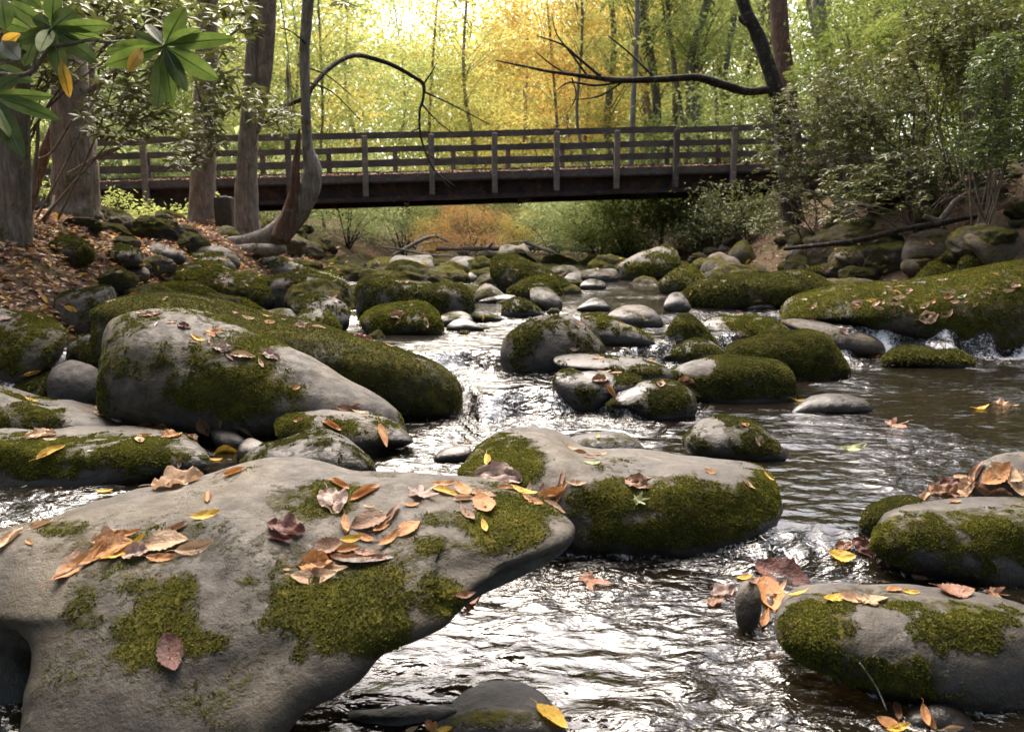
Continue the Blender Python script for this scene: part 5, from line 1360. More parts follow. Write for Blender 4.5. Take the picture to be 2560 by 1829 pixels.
# ---------------------------------------------------------------- fallen leaves
def mat_dead(name, c1, c2, c3, gloss=0.5):
    t = NT(name)
    v = t.coord()
    a = t.noise(v, 2.6, 5, 0.65)
    b = t.noise(v, 14.0, 4, 0.65)
    col = t.ramp(a, [(0.28, c1), (0.5, c2), (0.72, c3)])
    col = t.mix(t.maprange(b, 0.6, 0.74, 0.0, 0.55), col, tuple(x * 0.35 for x in c1))
    p = t.n("BsdfPrincipled", {"Base Color": col, "Roughness": gloss, "Specular IOR Level": 0.35, "Normal": t.bump(b, 0.35, 0.05)}).outputs[0]
    tr = t.n("BsdfTranslucent", {"Color": col}).outputs[0]
    return t.done(t.n("MixShader", {0: 0.25, 1: p, 2: tr}).outputs[0])
DEAD = {
    'o': mat_dead("orange_leaf", (0.255, 0.1105, 0.0382), (0.391, 0.17, 0.0553), (0.476, 0.255, 0.0935)),
    't': mat_dead("tan_leaf", (0.306, 0.1785, 0.102), (0.425, 0.272, 0.1615), (0.51, 0.3655, 0.238)),
    'y': mat_dead("yellow_leaf", (0.408, 0.221, 0.0255), (0.561, 0.34, 0.0382), (0.595, 0.425, 0.085)),
    'b': mat_dead("brown_leaf", (0.102, 0.0527, 0.0306), (0.204, 0.1062, 0.0595), (0.306, 0.1785, 0.1105)),
    'r': mat_dead("dark_red_leaf", (0.0595, 0.0204, 0.017), (0.1105, 0.0382, 0.0298), (0.17, 0.0723, 0.051)),
    'p': mat_dead("greyish_pink_leaf", (0.204, 0.136, 0.1148), (0.306, 0.2125, 0.1785), (0.391, 0.306, 0.2635)),
    'g': mat_dead("pale_green_leaf", (0.221, 0.255, 0.102), (0.323, 0.357, 0.17), (0.408, 0.425, 0.238)),
    'w': mat_dead("submerged_leaf", (0.17, 0.0765, 0.0425), (0.255, 0.119, 0.068), (0.323, 0.17, 0.102), 0.2),
}
def leaf_shape(kind, seed):
    rg = np.random.default_rng(seed)
    V, Fc = [], []
    if kind == 'maple':
        n, rings = 40, 5
        ang = np.linspace(0, 2 * math.pi, n, endpoint=False)
        lobes = [0, 0.95, -0.95, 1.95, -1.95]
        r = np.full(n, 0.2)
        for la, ll in zip(lobes, (0.58, 0.5, 0.5, 0.34, 0.34)):
            d = np.abs((ang - la + math.pi) % (2 * math.pi) - math.pi)
            r = np.maximum(r, ll * np.clip(1 - (d / 0.42), 0, 1) ** 0.7)
        r *= 1 + 0.08 * rg.normal(size=n)
        V.append((0, 0, 0))
        for k in range(1, rings + 1):
            f = k / rings
            for i in range(n):
                x, y = r[i] * f * math.cos(ang[i]), r[i] * f * math.sin(ang[i])
                V.append((x, y, 0.12 * math.hypot(x, y) + 0.05 * math.sin(3 * ang[i] + seed) * f))
        for i in range(n):
            Fc.append((0, 1 + i, 1 + (i + 1) % n))
        for k in range(rings - 1):
            for i in range(n):
                a, b = 1 + k * n + i, 1 + k * n + (i + 1) % n
                Fc.append((a, a + n, b + n, b))
        V = np.array(V)
        V[:, 2] += 0.35 * V[:, 1] ** 2 * (1 if seed % 2 else -0.6) + 0.3 * (V[:, 0] - 0.1) ** 2 + 0.03 * fbm(V * 5 + seed, 2)
        stem0 = np.array([-0.16, 0, 0.01])
    else:
        S, K = 16, 8
        W = {'oval': 0.36, 'broad': 0.62, 'roll': 0.5, 'crumple': 0.66, 'long': 0.24, 'serrate': 0.6}[kind]
        for i in range(S + 1):
            u = i / S
            p = math.sin(math.pi * u ** 0.92) ** 0.72 if 0 < u < 1 else 0.0
            p *= 1 - 0.25 * max(0, u - 0.6) / 0.4
            if kind in ('serrate', 'broad'):
                p *= 1 + 0.07 * ((i % 2) * 2 - 1)
            p = max(p, 0.02)
            for j in range(K + 1):
                v = j / K * 2 - 1
                V.append((u - 0.5, v * W / 2 * p, 0.0))
        V = np.array(V)
        u, y = V[:, 0] + 0.5, V[:, 1]
        vv = y / (W / 2)
        k1, k2, k3 = rg.uniform(-0.25, 0.45), rg.uniform(0.15, 0.7), rg.uniform(-0.7, 0.7)
        if kind == 'roll':
            a = vv * 2.1
            V[:, 1], V[:, 2] = np.sin(a) * W / 4.2, (1 - np.cos(a)) * W / 4.2
            V[:, 2] += 0.25 * (u - 0.5) ** 2
        else:
            z = k1 * (u - 0.5) ** 2 * 1.6 + k2 * W * np.abs(vv) ** 1.6 * 0.4 + k3 * vv * W * 0.35 * (u - 0.3)
            z = z - 0.012 * np.exp(-(vv / 0.12) ** 2)
            z = z + 0.014 * np.sin(u * 38 - np.abs(vv) * 5) * np.abs(vv)
            if kind == 'crumple':
                q = np.stack([u * 4, vv * 2, u * 0 + seed], 1)
                z = z + 0.14 * fbm(q, 3)
                V[:, 0] += 0.05 * fbm(q + 5, 2)
                V[:, 1] += 0.06 * fbm(q + 9, 2)
            else:
                z = z + 0.03 * fbm(np.stack([u * 3, vv * 1.5, u * 0 + seed], 1), 2)
            V[:, 2] = z
        for i in range(S):
            for j in range(K):
                p = i * (K + 1) + j
                Fc.append((p, p + K + 1, p + K + 2, p + 1))
        stem0 = V[K // 2].copy()
    # stalk
    n0 = len(V)
    tv, tf = tube([stem0, stem0 + np.array([-0.1, 0.02, 0.02]), stem0 + np.array([-0.22, 0.05 * (seed % 3 - 1), 0.035])], [0.011, 0.008, 0.007], 4, 0, 3)
    V = np.vstack([V, tv])
    Fc = Fc + [tuple(i + n0 for i in f) for f in tf]
    V[:, 2] -= np.percentile(V[:, 2], 12)
    return V, Fc
LEAFM = {}
def leaf_mesh(kind, col, var):
    k = (kind, col, var)
    if k not in LEAFM:
        V, Fc = leaf_shape(kind, var * 5 + len(kind))
        LEAFM[k] = mesh("leaf", V, Fc, DEAD[col])
    return LEAFM[k]
remember(WV, WF[:, [0, 1, 2]])
remember(WV, WF[:, [0, 2, 3]])
remember(GROUND[0], GROUND[1][:, [0, 1, 2]])
remember(GROUND[0], GROUND[1][:, [0, 2, 3]])
WORLD = BVHTree.FromPolygons([tuple(v) for v in np.concatenate(ALL_V)], ALL_F)
lrg = np.random.default_rng(33)
def drop(crop, x, y, L, ang, kind, col, label, group=None, lift=0.0, tilt=0.0):
    """a leaf lying where the line of sight through a pixel meets stone, water or soil"""
    px, py = nat(crop, (x, y))
    d = Vector(ray(px, py)).normalized()
    h, nrm, _, dist = WORLD.ray_cast(Vector(CAM), d)
    if h is None:
        return None
    if nrm.dot(d) > 0:
        nrm = -nrm
    zc = project(np.array(h))[2]
    size = L / CROPS[crop][2] / F * zc * (1.2 if crop in ('b1', 'b2') else 1.06)
    a = math.radians(ang)
    want = Vector((math.cos(a), math.sin(a) * SP * 1.0, math.sin(a) * CP))          # direction in the picture plane
    # the tangent direction that shows under this angle
    view = -d
    best = None
    t1 = want - nrm * (want.dot(nrm))
    # solve along the line of sight so that the picture direction is kept
    den = nrm.dot(d)
    if abs(den) > 0.18:
        t1 = want - d * (want.dot(nrm) / den)
    if t1.length > 2.2:
        size *= 1.0
        t1 = t1.normalized() * 2.2
    stretch = max(0.55, min(1.6, t1.length))
    X_ = t1.normalized()
    Z_ = (nrm + Vector(lrg.normal(size=3) * 0.12) + view * (0.25 + tilt)).normalized()
    Z_ = (Z_ - X_ * Z_.dot(X_)).normalized()
    Y_ = Z_.cross(X_)
    o = link("fallen_leaf", leaf_mesh(kind, col, int(lrg.integers(4))), None, h + nrm * (0.004 + lift * size))
    M = Matrix((X_, Y_, Z_)).transposed().to_4x4()
    o.rotation_euler = M.to_euler()
    sx = size * min(stretch, 1.25)
    o.scale = (sx, min(sx, size) * lrg.uniform(0.9, 1.15), size)
    DROPPED.append((size / zc, o))
    return tag(o, label, "leaf", group)
DROPPED = []
FB = "on the foreground boulder"
LV = [
 # left cluster of the foreground boulder
 ('b1', 410, 640, 190, 52, 'oval', 'b', "brown-orange leaf, lowest left of the left leaf cluster " + FB), ('b1', 470, 640, 330, 38, 'long', 'o', "long narrow orange leaf trailing from the left cluster " + FB),
 ('b1', 640, 490, 170, 12, 'crumple', 't', "tan folded leaf at the top of the left cluster " + FB), ('b1', 730, 462, 190, 2, 'long', 'o', "rolled leaf pointing right atop the left cluster " + FB),
 ('b1', 660, 540, 220, 15, 'broad', 'o', "broad orange leaf in the middle of the left cluster " + FB), ('b1', 740, 560, 260, 30, 'long', 'y', "yellow-edged straight leaf in the left cluster " + FB),
 ('b1', 805, 578, 150, 8, 'crumple', 'p', "grey crumpled leaf at the centre of the left cluster " + FB), ('b1', 980, 512, 220, 8, 'broad', 't', "fan-shaped tan leaf at the right of the left cluster " + FB),
 ('b1', 1155, 545, 200, 14, 'oval', 't', "tan leaf with upturned edge, rightmost of the left cluster " + FB), ('b1', 955, 605, 150, 2, 'oval', 'o', "orange boat-shaped leaf below the fan-shaped one " + FB),
 ('b1', 560, 600, 170, 35, 'oval', 'o', "orange leaf between the long narrow one and the fan-shaped one " + FB),
 # singles
 ('b1', 1050, 158, 270, 14, 'crumple', 't', "big tan folded leaf on the rear rim of the foreground boulder"), ('b1', 1228, 245, 110, 85, 'roll', 'o', "orange leaf standing on end " + FB),
 ('b1', 1218, 352, 155, 12, 'oval', 'y', "single clean yellow leaf " + FB), ('b1', 1045, 430, 130, 28, 'roll', 'b', "rolled brown leaf below the clean yellow one " + FB),
 ('b1', 1385, 100, 130, 20, 'roll', 'o', "curled leaf at the rear edge of the foreground boulder near the pale scar"), ('b1', 178, 516, 65, -25, 'oval', 'o', "small orange leaf near the left edge " + FB),
 ('b1', 70, 490, 190, 42, 'roll', 't', "long curled tan leaf at the left edge of the foreground boulder"), ('b1', 245, 412, 130, 22, 'roll', 't', "curled tan leaf on the left rim of the foreground boulder"),
 ('b1', 1690, 430, 190, -12, 'crumple', 'r', "dark crumpled leaf right of centre " + FB), ('b1', 1652, 490, 125, -12, 'roll', 'r', "dark rolled leaf under the crumpled dark one " + FB),
 ('b1', 1010, 1165, 190, -75, 'serrate', 'r', "dark red leaf stuck to the front of the foreground boulder"), ('b1', 1965, 275, 200, -62, 'crumple', 'p', "large crumpled pinkish leaf on the upper moss of the foreground boulder"),
 ('b1', 2000, 172, 135, -28, 'roll', 'o', "rolled orange leaf at the top of the upper moss " + FB), ('b1', 2035, 412, 115, -82, 'oval', 'o', "orange leaf pointing down below the crumpled pinkish one"),
 ('b1', 620, 210, 85, 3, 'oval', 'y', "yellow leaf in the dark water behind the foreground boulder"), ('b1', 1690, 672, 45, 0, 'oval', 't', "tiny pale leaf left of the puddle " + FB),
 # right half and puddle cluster
 ('b2', 270, 220, 170, 30, 'roll', 'o', "scroll-like tan leaf above the puddle " + FB), ('b2', 290, 300, 58, -5, 'oval', 't', "tiny tan leaf under the scroll-like one " + FB),
 ('b2', 585, 232, 210, 15, 'maple', 'p', "pinkish star-shaped maple leaf " + FB), ('b2', 540, 290, 85, 0, 'oval', 'o', "small orange leaf under the star-shaped maple leaf"),
 ('b2', 725, 168, 125, 6, 'oval', 'o', "orange leaf right of the star-shaped maple leaf, on the rim"), ('b2', 732, 212, 140, -18, 'oval', 'y', "yellow leaf right of the star-shaped maple leaf"),
 ('b2', 845, 205, 125, -42, 'broad', 'o', "orange leaf at the left of the rim cluster " + FB), ('b2', 950, 228, 150, -8, 'oval', 't', "pale tan leaf across the rim cluster " + FB),
 ('b2', 970, 292, 160, -62, 'broad', 'o', "orange leaf hanging down from the rim cluster " + FB), ('b2', 850, 255, 110, 2, 'roll', 't', "tan rolled leaf under the rim cluster " + FB),
 ('b2', 872, 345, 130, -48, 'oval', 'b', "brown leaf lying on the right moss of the foreground boulder"), ('b2', 970, 420, 85, -72, 'oval', 'y', "small yellow leaf on the right moss of the foreground boulder"),
 ('b2', 152, 408, 120, -80, 'oval', 'o', "upright orange leaf at the left of the puddle cluster"), ('b2', 305, 385, 210, 18, 'broad', 'b', "broad brown cupped leaf at the heart of the puddle cluster"),
 ('b2', 370, 418, 110, 32, 'oval', 'o', "bright orange leaf at the centre of the puddle cluster"), ('b2', 432, 345, 125, 55, 'roll', 'b', "rolled brown leaf standing up from the puddle cluster"),
 ('b2', 525, 430, 130, 35, 'broad', 'o', "orange-brown leaf at the right end of the puddle cluster"), ('b2', 188, 492, 115, 10, 'oval', 'y', "yellow-orange leaf low in the puddle cluster"),
 ('b2', 270, 488, 100, -20, 'oval', 'o', "orange leaf beside the yellow-orange one in the puddle cluster"), ('b2', 410, 492, 130, 40, 'oval', 'o', "glossy orange leaf on the right rim of the puddle"),
 ('b2', 50, 540, 160, 22, 'broad', 'b', "dark brown folded leaf left of the puddle"), ('b2', 165, 548, 125, 8, 'oval', 'o', "orange leaf at the puddle's near left side"),
 ('b2', 275, 575, 120, 0, 'oval', 'w', "wet brown leaf floating in the puddle"), ('b2', -20, 640, 180, 5, 'crumple', 'o', "frilly orange leaf in the lower group left of the puddle"),
 ('b2', 60, 668, 190, -6, 'long', 't', "long tan leaf along the puddle's lower edge"), ('b2', -28, 715, 230, 4, 'oval', 't', "tan boat-shaped leaf, lowest of the puddle group"),
 ('b2', 120, 630, 110, 20, 'oval', 'b', "brown leaf half under the puddle's lower edge"), ('b2', 340, 610, 130, 15, 'oval', 'w', "dull drowned leaf in the puddle's right end"),
 # notch between foreground boulder and slab
 ('b2', 1055, 132, 240, -8, 'crumple', 'p', "large greyish crumpled leaf propped on the slab's mossy hump"), ('b2', 1100, 192, 100, 0, 'oval', 'o', "orange leaf in the row along the boulder's rear rim, left end"),
 ('b2', 1200, 215, 140, -18, 'oval', 'y', "orange-yellow leaf in the row along the boulder's rear rim"), ('b2', 1258, 268, 115, -25, 'oval', 'o', "orange leaf near the right tip of the foreground boulder"),
 ('b2', 1355, 240, 160, 25, 'broad', 'o', "large orange leaf folded in the notch before the slab"), ('b2', 1422, 150, 105, 78, 'roll', 'b', "rolled brown leaf standing in the notch before the slab"),
 ('b2', 1508, 162, 105, -5, 'oval', 't', "tan leaf on the slab right of the notch"), ('b2', 1308, 205, 75, 80, 'oval', 'b', "small brown leaf upright in the notch"),
 ('b2', 1235, 190, 65, 80, 'oval', 'b', "dark small leaf deep in the notch"), ('b2', 1382, 305, 120, -22, 'oval', 't', "tan leaf at the very tip of the foreground boulder"), ('b2', 1400, 205, 120, 35, 'oval', 'o', "orange leaf leaning on the rolled brown one in the notch"),
 ('b2', 990, 32, 105, -85, 'oval', 'y', "yellow leaf hanging on the moss of the slab's left hump"),
 ('b2', 1868, 168, 130, -25, 'crumple', 'b', "curled brown leaf on the slab's mossy front edge"), ('b2', 1890, 140, 110, 10, 'oval', 't', "tan leaf atop the curled brown one on the slab"), ('b2', 1872, 262, 110, 5, 'maple', 'g', "yellow-green lobed leaf below the curled brown one on the slab"),
 ('b2', 1585, 735, 220, -25, 'maple', 'w', "reddish maple leaf under rushing water below the slab"), ('b2', 1360, 1545, 190, -38, 'broad', 'y', "big bright yellow leaf on the stone at the bottom edge"),
 ('b2', 655, 1605, 90, -60, 'crumple', 'o', "small orange leaf at the bottom edge left of the big yellow one"), ('b2', 740, 1612, 80, 10, 'oval', 'y', "small yellow leaf at the bottom edge left of the big yellow one"), ('b2', 545, 1615, 70, 20, 'oval', 't', "pale scrap of leaf at the bottom edge on the purple slab"),
 ('b2', 890, 860, 130, 40, 'oval', 'w', "brown wet leaf in the dark corner below the foreground boulder"), ('b2', 850, 820, 100, 10, 'oval', 'w', "second brown wet leaf in the dark corner, nearer the boulder"),
 # two-lobed slab and mid stream
 ('c5', 1580, 1420, 115, -35, 'oval', 't', "tan leaf at the left of the bunch on the slab's top"), ('c5', 1650, 1455, 120, -42, 'roll', 'b', "rolled brown leaf in the bunch on the slab's top"), ('c5', 1712, 1478, 80, -5, 'oval', 'b', "round brown leaf in the bunch on the slab's top"),
 ('c5', 1775, 1462, 95, 15, 'oval', 't', "tan leaf at the right of the bunch on the slab's top"), ('c5', 1728, 1520, 110, 0, 'oval', 'g', "pale green-yellow leaf under the bunch on the slab's top"),
 ('c5', 1765, 1352, 65, 80, 'oval', 'y', "small yellow leaf standing on the half-drowned stone"), ('c5', 398, 1340, 155, -72, 'oval', 'o', "spotted orange oval leaf on the end of the smooth grey stone"),
 ('c5', 75, 1282, 130, -28, 'roll', 'o', "folded orange leaf on the smooth grey stone"), ('c5', 255, 1197, 100, 0, 'oval', 't', "flat tan leaf along the top of the smooth grey stone"), ('c5', 150, 1168, 100, 4, 'oval', 'b', "brown leaf at the back edge of the smooth grey stone"),
 ('c5', 490, 580, 95, 8, 'crumple', 'b', "largest brown leaf of the cluster on the rounded mossy boulder"), ('c5', 500, 612, 55, 60, 'oval', 't', "tan leaf pointing down in the cluster on the rounded mossy boulder"), ('c5', 575, 521, 28, 60, 'oval', 't', "tiny leaf on the crest of the rounded mossy boulder"),
 ('c5', 675, 630, 70, -72, 'oval', 't', "tan leaf sliding down the right of the rounded mossy boulder"), ('c5', 648, 573, 24, 0, 'oval', 'y', "tiny yellow leaf right of the cluster on the rounded mossy boulder"),
 ('c5', 1640, 628, 66, -22, 'oval', 't', "pale leaf on the shoulder of the great dark dome"), ('c5', 1690, 592, 50, 12, 'oval', 't', "tan leaf at the top of the olive stone beside the dark dome"), ('c5', 1905, 630, 42, -22, 'oval', 'o', "small orange leaf on the olive stone's right slope"), ('c5', 2050, 592, 24, -60, 'oval', 'y', "tiny yellow leaf on the tan-grey dome"),
 ('c5', 1760, 852, 82, 0, 'oval', 'o', "orange leaf on the flat slab by the dark dome"), ('c5', 1615, 795, 60, 0, 'oval', 't', "tan leaf on the flat slab's left crest"), ('c5', 1680, 798, 40, 0, 'oval', 'b', "brown scrap on the flat slab's left crest"), ('c5', 2105, 872, 60, -35, 'oval', 'y', "yellow leaf at the right end of the flat slab"),
 ('c5', 1780, 990, 110, 2, 'crumple', 'b', "large brown leaf in the pocket of the angular stone"), ('c5', 1810, 1018, 60, -20, 'oval', 'r', "dark red leaf in the pocket of the angular stone"), ('c5', 1848, 1062, 95, -55, 'oval', 'o', "rust leaf spilling from the pocket of the angular stone"), ('c5', 1880, 948, 65, 0, 'broad', 'o', "rust leaf at the back of the angular stone"), ('c5', 1800, 940, 90, -5, 'long', 't', "long pale leaf at the back of the angular stone"),
 ('c5', 1035, 597, 34, 85, 'oval', 'y', "yellow leaf stuck beside the fast water on the mossy sliver"), ('c5', 100, 455, 40, 40, 'oval', 'o', "orange leaf on the dark stone left of the flat-topped block"), ('c5', 100, 492, 40, 20, 'oval', 't', "tan leaf on the dark stone left of the flat-topped block"),
 ('c5', 520, 372, 90, 0, 'oval', 'b', "brown leaf on top of the flat-topped block"), ('c5', 700, 378, 50, -30, 'oval', 't', "pale leaf on top of the flat-topped block"),
 ('c5', 275, 722, 120, -18, 'crumple', 'r', "reddish brown leaf on the ridge stone's right part"), ('c5', 320, 740, 60, 0, 'oval', 't', "tan leaf beside the reddish brown one on the ridge stone"), ('c5', 435, 772, 65, -8, 'oval', 'o', "orange leaf on the ridge stone nearest the pool"), ('c5', 935, 1385, 45, 0, 'oval', 'o', "orange scrap on the drowned stone left of the slab"),
 # right side
 ('c6', -20, 1012, 80, 70, 'broad', 'b', "large brown leaf draped on the black stone's left top"), ('c6', 180, 1055, 130, -32, 'long', 't', "long pale leaf pointing right off the black stone"), ('c6', 140, 1000, 110, -8, 'crumple', 'b', "frilled brown leaf on the black stone's top"),
 ('c6', 590, 1378, 55, -60, 'oval', 't', "pale leaf on the rounded wet stone in the pool"), ('c6', 512, 1270, 55, 5, 'broad', 'o', "rust leaf on the crest of the rounded wet stone"), ('c6', 860, 1118, 135, 30, 'long', 'y', "yellow leaf caught left of the two-humped wet stone"),
 ('c6', 475, 695, 65, 0, 'broad', 'p', "pale leaf below the smooth mossy-backed stone"), ('c6', 515, 703, 40, -10, 'oval', 't', "small tan leaf beside the pale one on the mossy-backed stone"), ('c6', 420, 617, 45, 5, 'oval', 'o', "orange leaf on the smooth mossy-backed stone"), ('c6', 480, 566, 60, 5, 'crumple', 'r', "dark red leaf on the crest of the mossy-backed stone"),
 ('c6', 1130, 680, 62, -40, 'broad', 'b', "brown leaf on the flat brown stone before the whale-shaped boulder"), ('c6', 940, 612, 60, -10, 'oval', 'r', "reddish scrap on the flat brown stone"),
 ('c6', 1440, 1272, 200, 5, 'maple', 'w', "rust maple leaf under the open pool's surface"), ('c6', 1190, 1420, 220, 10, 'long', 'g', "long pale greenish leaf drifting in the open pool"), ('c6', 2000, 1165, 130, 12, 'long', 'y', "yellow leaf floating at the right of the open pool"), ('c6', 2130, 1140, 110, -8, 'crumple', 't', "tan leaf floating beside the yellow one in the open pool"), ('c6', 2215, 1148, 50, 0, 'oval', 't', "little tan leaf floating furthest right in the open pool"), ('c6', 1680, 785, 70, 0, 'oval', 'p', "pale leaf on the low mossy hummock"), ('c6', 1330, 838, 90, 5, 'crumple', 'b', "brown leaf left of the low mossy hummock"), ('c6', 1615, 800, 45, 70, 'oval', 'p', "tiny pink leaf on the crest of the low mossy hummock"),
 ('c6', 170, 433, 32, 70, 'oval', 'y', "yellow leaf at the left end of the log-shaped boulder"), ('c6', 375, 362, 42, 0, 'oval', 'g', "pale leaf on the left part of the log-shaped boulder"), ('c6', 325, 400, 40, 5, 'oval', 't', "tan leaf below the pale one on the log-shaped boulder"), ('c6', 912, 333, 28, 0, 'oval', 'y', "small yellow leaf at the right of the log-shaped boulder"), ('c6', 595, 485, 45, 0, 'oval', 'o', "orange leaf on the drowned stone below the log-shaped boulder"), ('c6', 200, 348, 36, 75, 'oval', 'o', "orange leaf upright on the olive dome by the riffle"),
 ('b3', 258, 178, 65, -15, 'broad', 'o', "small rust leaf on the slab's bare right top"), ('b3', 465, 245, 90, -45, 'oval', 't', "tan leaf on the slab's mossy right end"), ('b3', 575, 205, 80, -45, 'long', 'y', "yellow leaf on the slab's far right rim"),
 # heap at the right edge
 ('b3', 1900, 190, 190, -30, 'broad', 't', "large pale veined leaf on top of the heap at the right edge"), ('b3', 1850, 200, 180, 40, 'broad', 'o', "rust-brown leaf leaning in the heap at the right edge"), ('b3', 1965, 235, 160, -70, 'broad', 't', "tan leaf at the right of the heap"), ('b3', 1745, 190, 170, 62, 'roll', 'b', "brown rolled leaf with a long stalk in the heap"),
 ('b3', 1700, 260, 150, 15, 'crumple', 't', "tan crumpled leaf in the middle of the heap"), ('b3', 1610, 250, 150, 5, 'crumple', 'r', "dark red-brown crumpled leaf in the heap"), ('b3', 1540, 290, 150, 12, 'crumple', 'b', "brown crumpled leaf low in the heap"), ('b3', 1445, 325, 140, 45, 'roll', 't', "tan rolled leaf at the left end of the heap"), ('b3', 1480, 275, 110, 80, 'roll', 'o', "orange-tan leaf standing at the left end of the heap"), ('b3', 1640, 310, 160, -8, 'crumple', 'b', "brown leaf at the foot of the heap"), ('b3', 1790, 290, 180, -40, 'long', 'b', "long brown leaf sloping across the heap"), ('b3', 1870, 310, 150, -10, 'crumple', 'b', "brown crumpled leaf at the lower right of the heap"), ('b3', 1620, 345, 70, 5, 'oval', 'o', "small orange leaf under the heap on the dark block"), ('b3', 1660, 215, 90, 5, 'broad', 't', "small tan leaf behind the heap"),
 # egg-shaped stone
 ('b3', 660, 760, 320, -22, 'serrate', 'r', "large dark red saw-edged leaf behind the egg-shaped stone"), ('b3', 450, 768, 90, 12, 'oval', 'y', "yellow-orange leaf above the egg-shaped stone"), ('b3', 585, 870, 240, -75, 'broad', 'o', "large orange leaf pressed on the right of the egg-shaped stone"), ('b3', 560, 1000, 130, 70, 'oval', 'o', "orange leaf tip below the egg-shaped stone's right side"), ('b3', 330, 850, 140, 20, 'crumple', 'p', "pinkish wet leaf left of the egg-shaped stone"), ('b3', 285, 905, 110, 30, 'crumple', 'b', "brown wet leaf lower left of the egg-shaped stone"), ('b3', 745, 862, 140, 12, 'oval', 'y', "yellow-tan leaf between egg-shaped stone and large wet stone"), ('b3', 640, 840, 150, 40, 'long', 't', "pale twisted leaf right of the egg-shaped stone"), ('b3', 490, 790, 150, 20, 'long', 'b', "brown strip of leaf over the top of the egg-shaped stone"),
 ('b3', 985, 650, 150, -8, 'broad', 'y', "yellow-tan leaf just under the rapid water"), ('b3', 1110, 605, 150, -45, 'crumple', 'r', "dark wet leaf hung on the dark block's left foot"), ('b3', 1000, 590, 100, 10, 'crumple', 'w', "reddish drowned leaf upstream of the yellow-tan one"),
 # large wet stone
 ('b3', 960, 885, 150, 12, 'oval', 'y', "yellow-tan leaf, left of the three flat leaves on the large wet stone"), ('b3', 1050, 890, 140, -8, 'broad', 't', "wet tan leaf, middle of the flat leaves on the large wet stone"), ('b3', 1130, 905, 130, -20, 'crumple', 't', "shiny crumpled leaf on the large wet stone"), ('b3', 1195, 892, 130, 18, 'broad', 't', "tan leaf, right of the flat leaves on the large wet stone"), ('b3', 1282, 838, 85, 5, 'broad', 'o', "deep orange leaf behind the flat leaves on the large wet stone"), ('b3', 1370, 850, 100, -6, 'oval', 'y', "pale orange leaf behind the large wet stone's rim"), ('b3', 1420, 765, 110, -20, 'oval', 'w', "brown oval leaf floating below the dark block"), ('b3', 1620, 850, 200, -5, 'broad', 'w', "rust leaf washed against the large wet stone, left of two"), ('b3', 1830, 855, 190, -15, 'maple', 'w', "rust lobed leaf washed against the large wet stone, right of two"),
 # bottom right heap
 ('b3', 1300, 1515, 160, 100, 'roll', 'b', "rolled brown leaf standing at the bottom edge"), ('b3', 1455, 1540, 125, -75, 'oval', 'o', "bright orange leaf leaning on the purplish stone"), ('b3', 1495, 1590, 100, -80, 'oval', 'o', "narrow orange leaf beside the leaning bright one at the bottom edge"), ('b3', 1250, 1580, 130, -20, 'broad', 'o', "orange leaf at the left of the heap at the bottom edge"), ('b3', 1305, 1605, 130, 15, 'oval', 'y', "yellow-orange leaf at the bottom of the heap at the bottom edge"), ('b3', 1600, 1605, 110, 8, 'oval', 't', "tan leaf on the purplish stone at the bottom edge"),
 # left boulders
 ('c4', 325, 1398, 200, 25, 'oval', 'y', "large clean yellow leaf on the low mossy boulder at left"), ('c4', 885, 1325, 95, -52, 'broad', 't', "tan leaf on the front of the low mossy boulder"), ('c4', 925, 1293, 85, 0, 'oval', 'o', "orange leaf at the back rim of the low mossy boulder"), ('c4', 260, 1295, 200, 8, 'crumple', 't', "tan leaf heap's largest leaf behind the low mossy boulder"), ('c4', 275, 1280, 110, 20, 'broad', 'o', "rust leaf in the gap behind the low mossy boulder"), ('c4', 320, 1320, 90, 5, 'oval', 't', "pale leaf on the low mossy boulder's top left"), ('c4', 575, 1388, 40, 10, 'oval', 'g', "tiny pale green leaf on the low mossy boulder"),
 ('c4', 605, 1118, 100, 45, 'broad', 't', "upright tan leaf on the sloping grey stone"), ('c4', 545, 1135, 60, 5, 'oval', 'b', "brown leaf left of the upright tan one"), ('c4', 640, 1162, 110, -18, 'oval', 't', "tan leaf below the upright one on the sloping grey stone"), ('c4', 740, 1186, 65, -15, 'oval', 't', "small tan leaf lower on the sloping grey stone"), ('c4', 590, 1187, 45, 0, 'oval', 't', "tiny leaf left on the sloping grey stone"), ('c4', 200, 1070, 80, -18, 'oval', 'y', "small yellow leaf at the top of the sloping grey stone"),
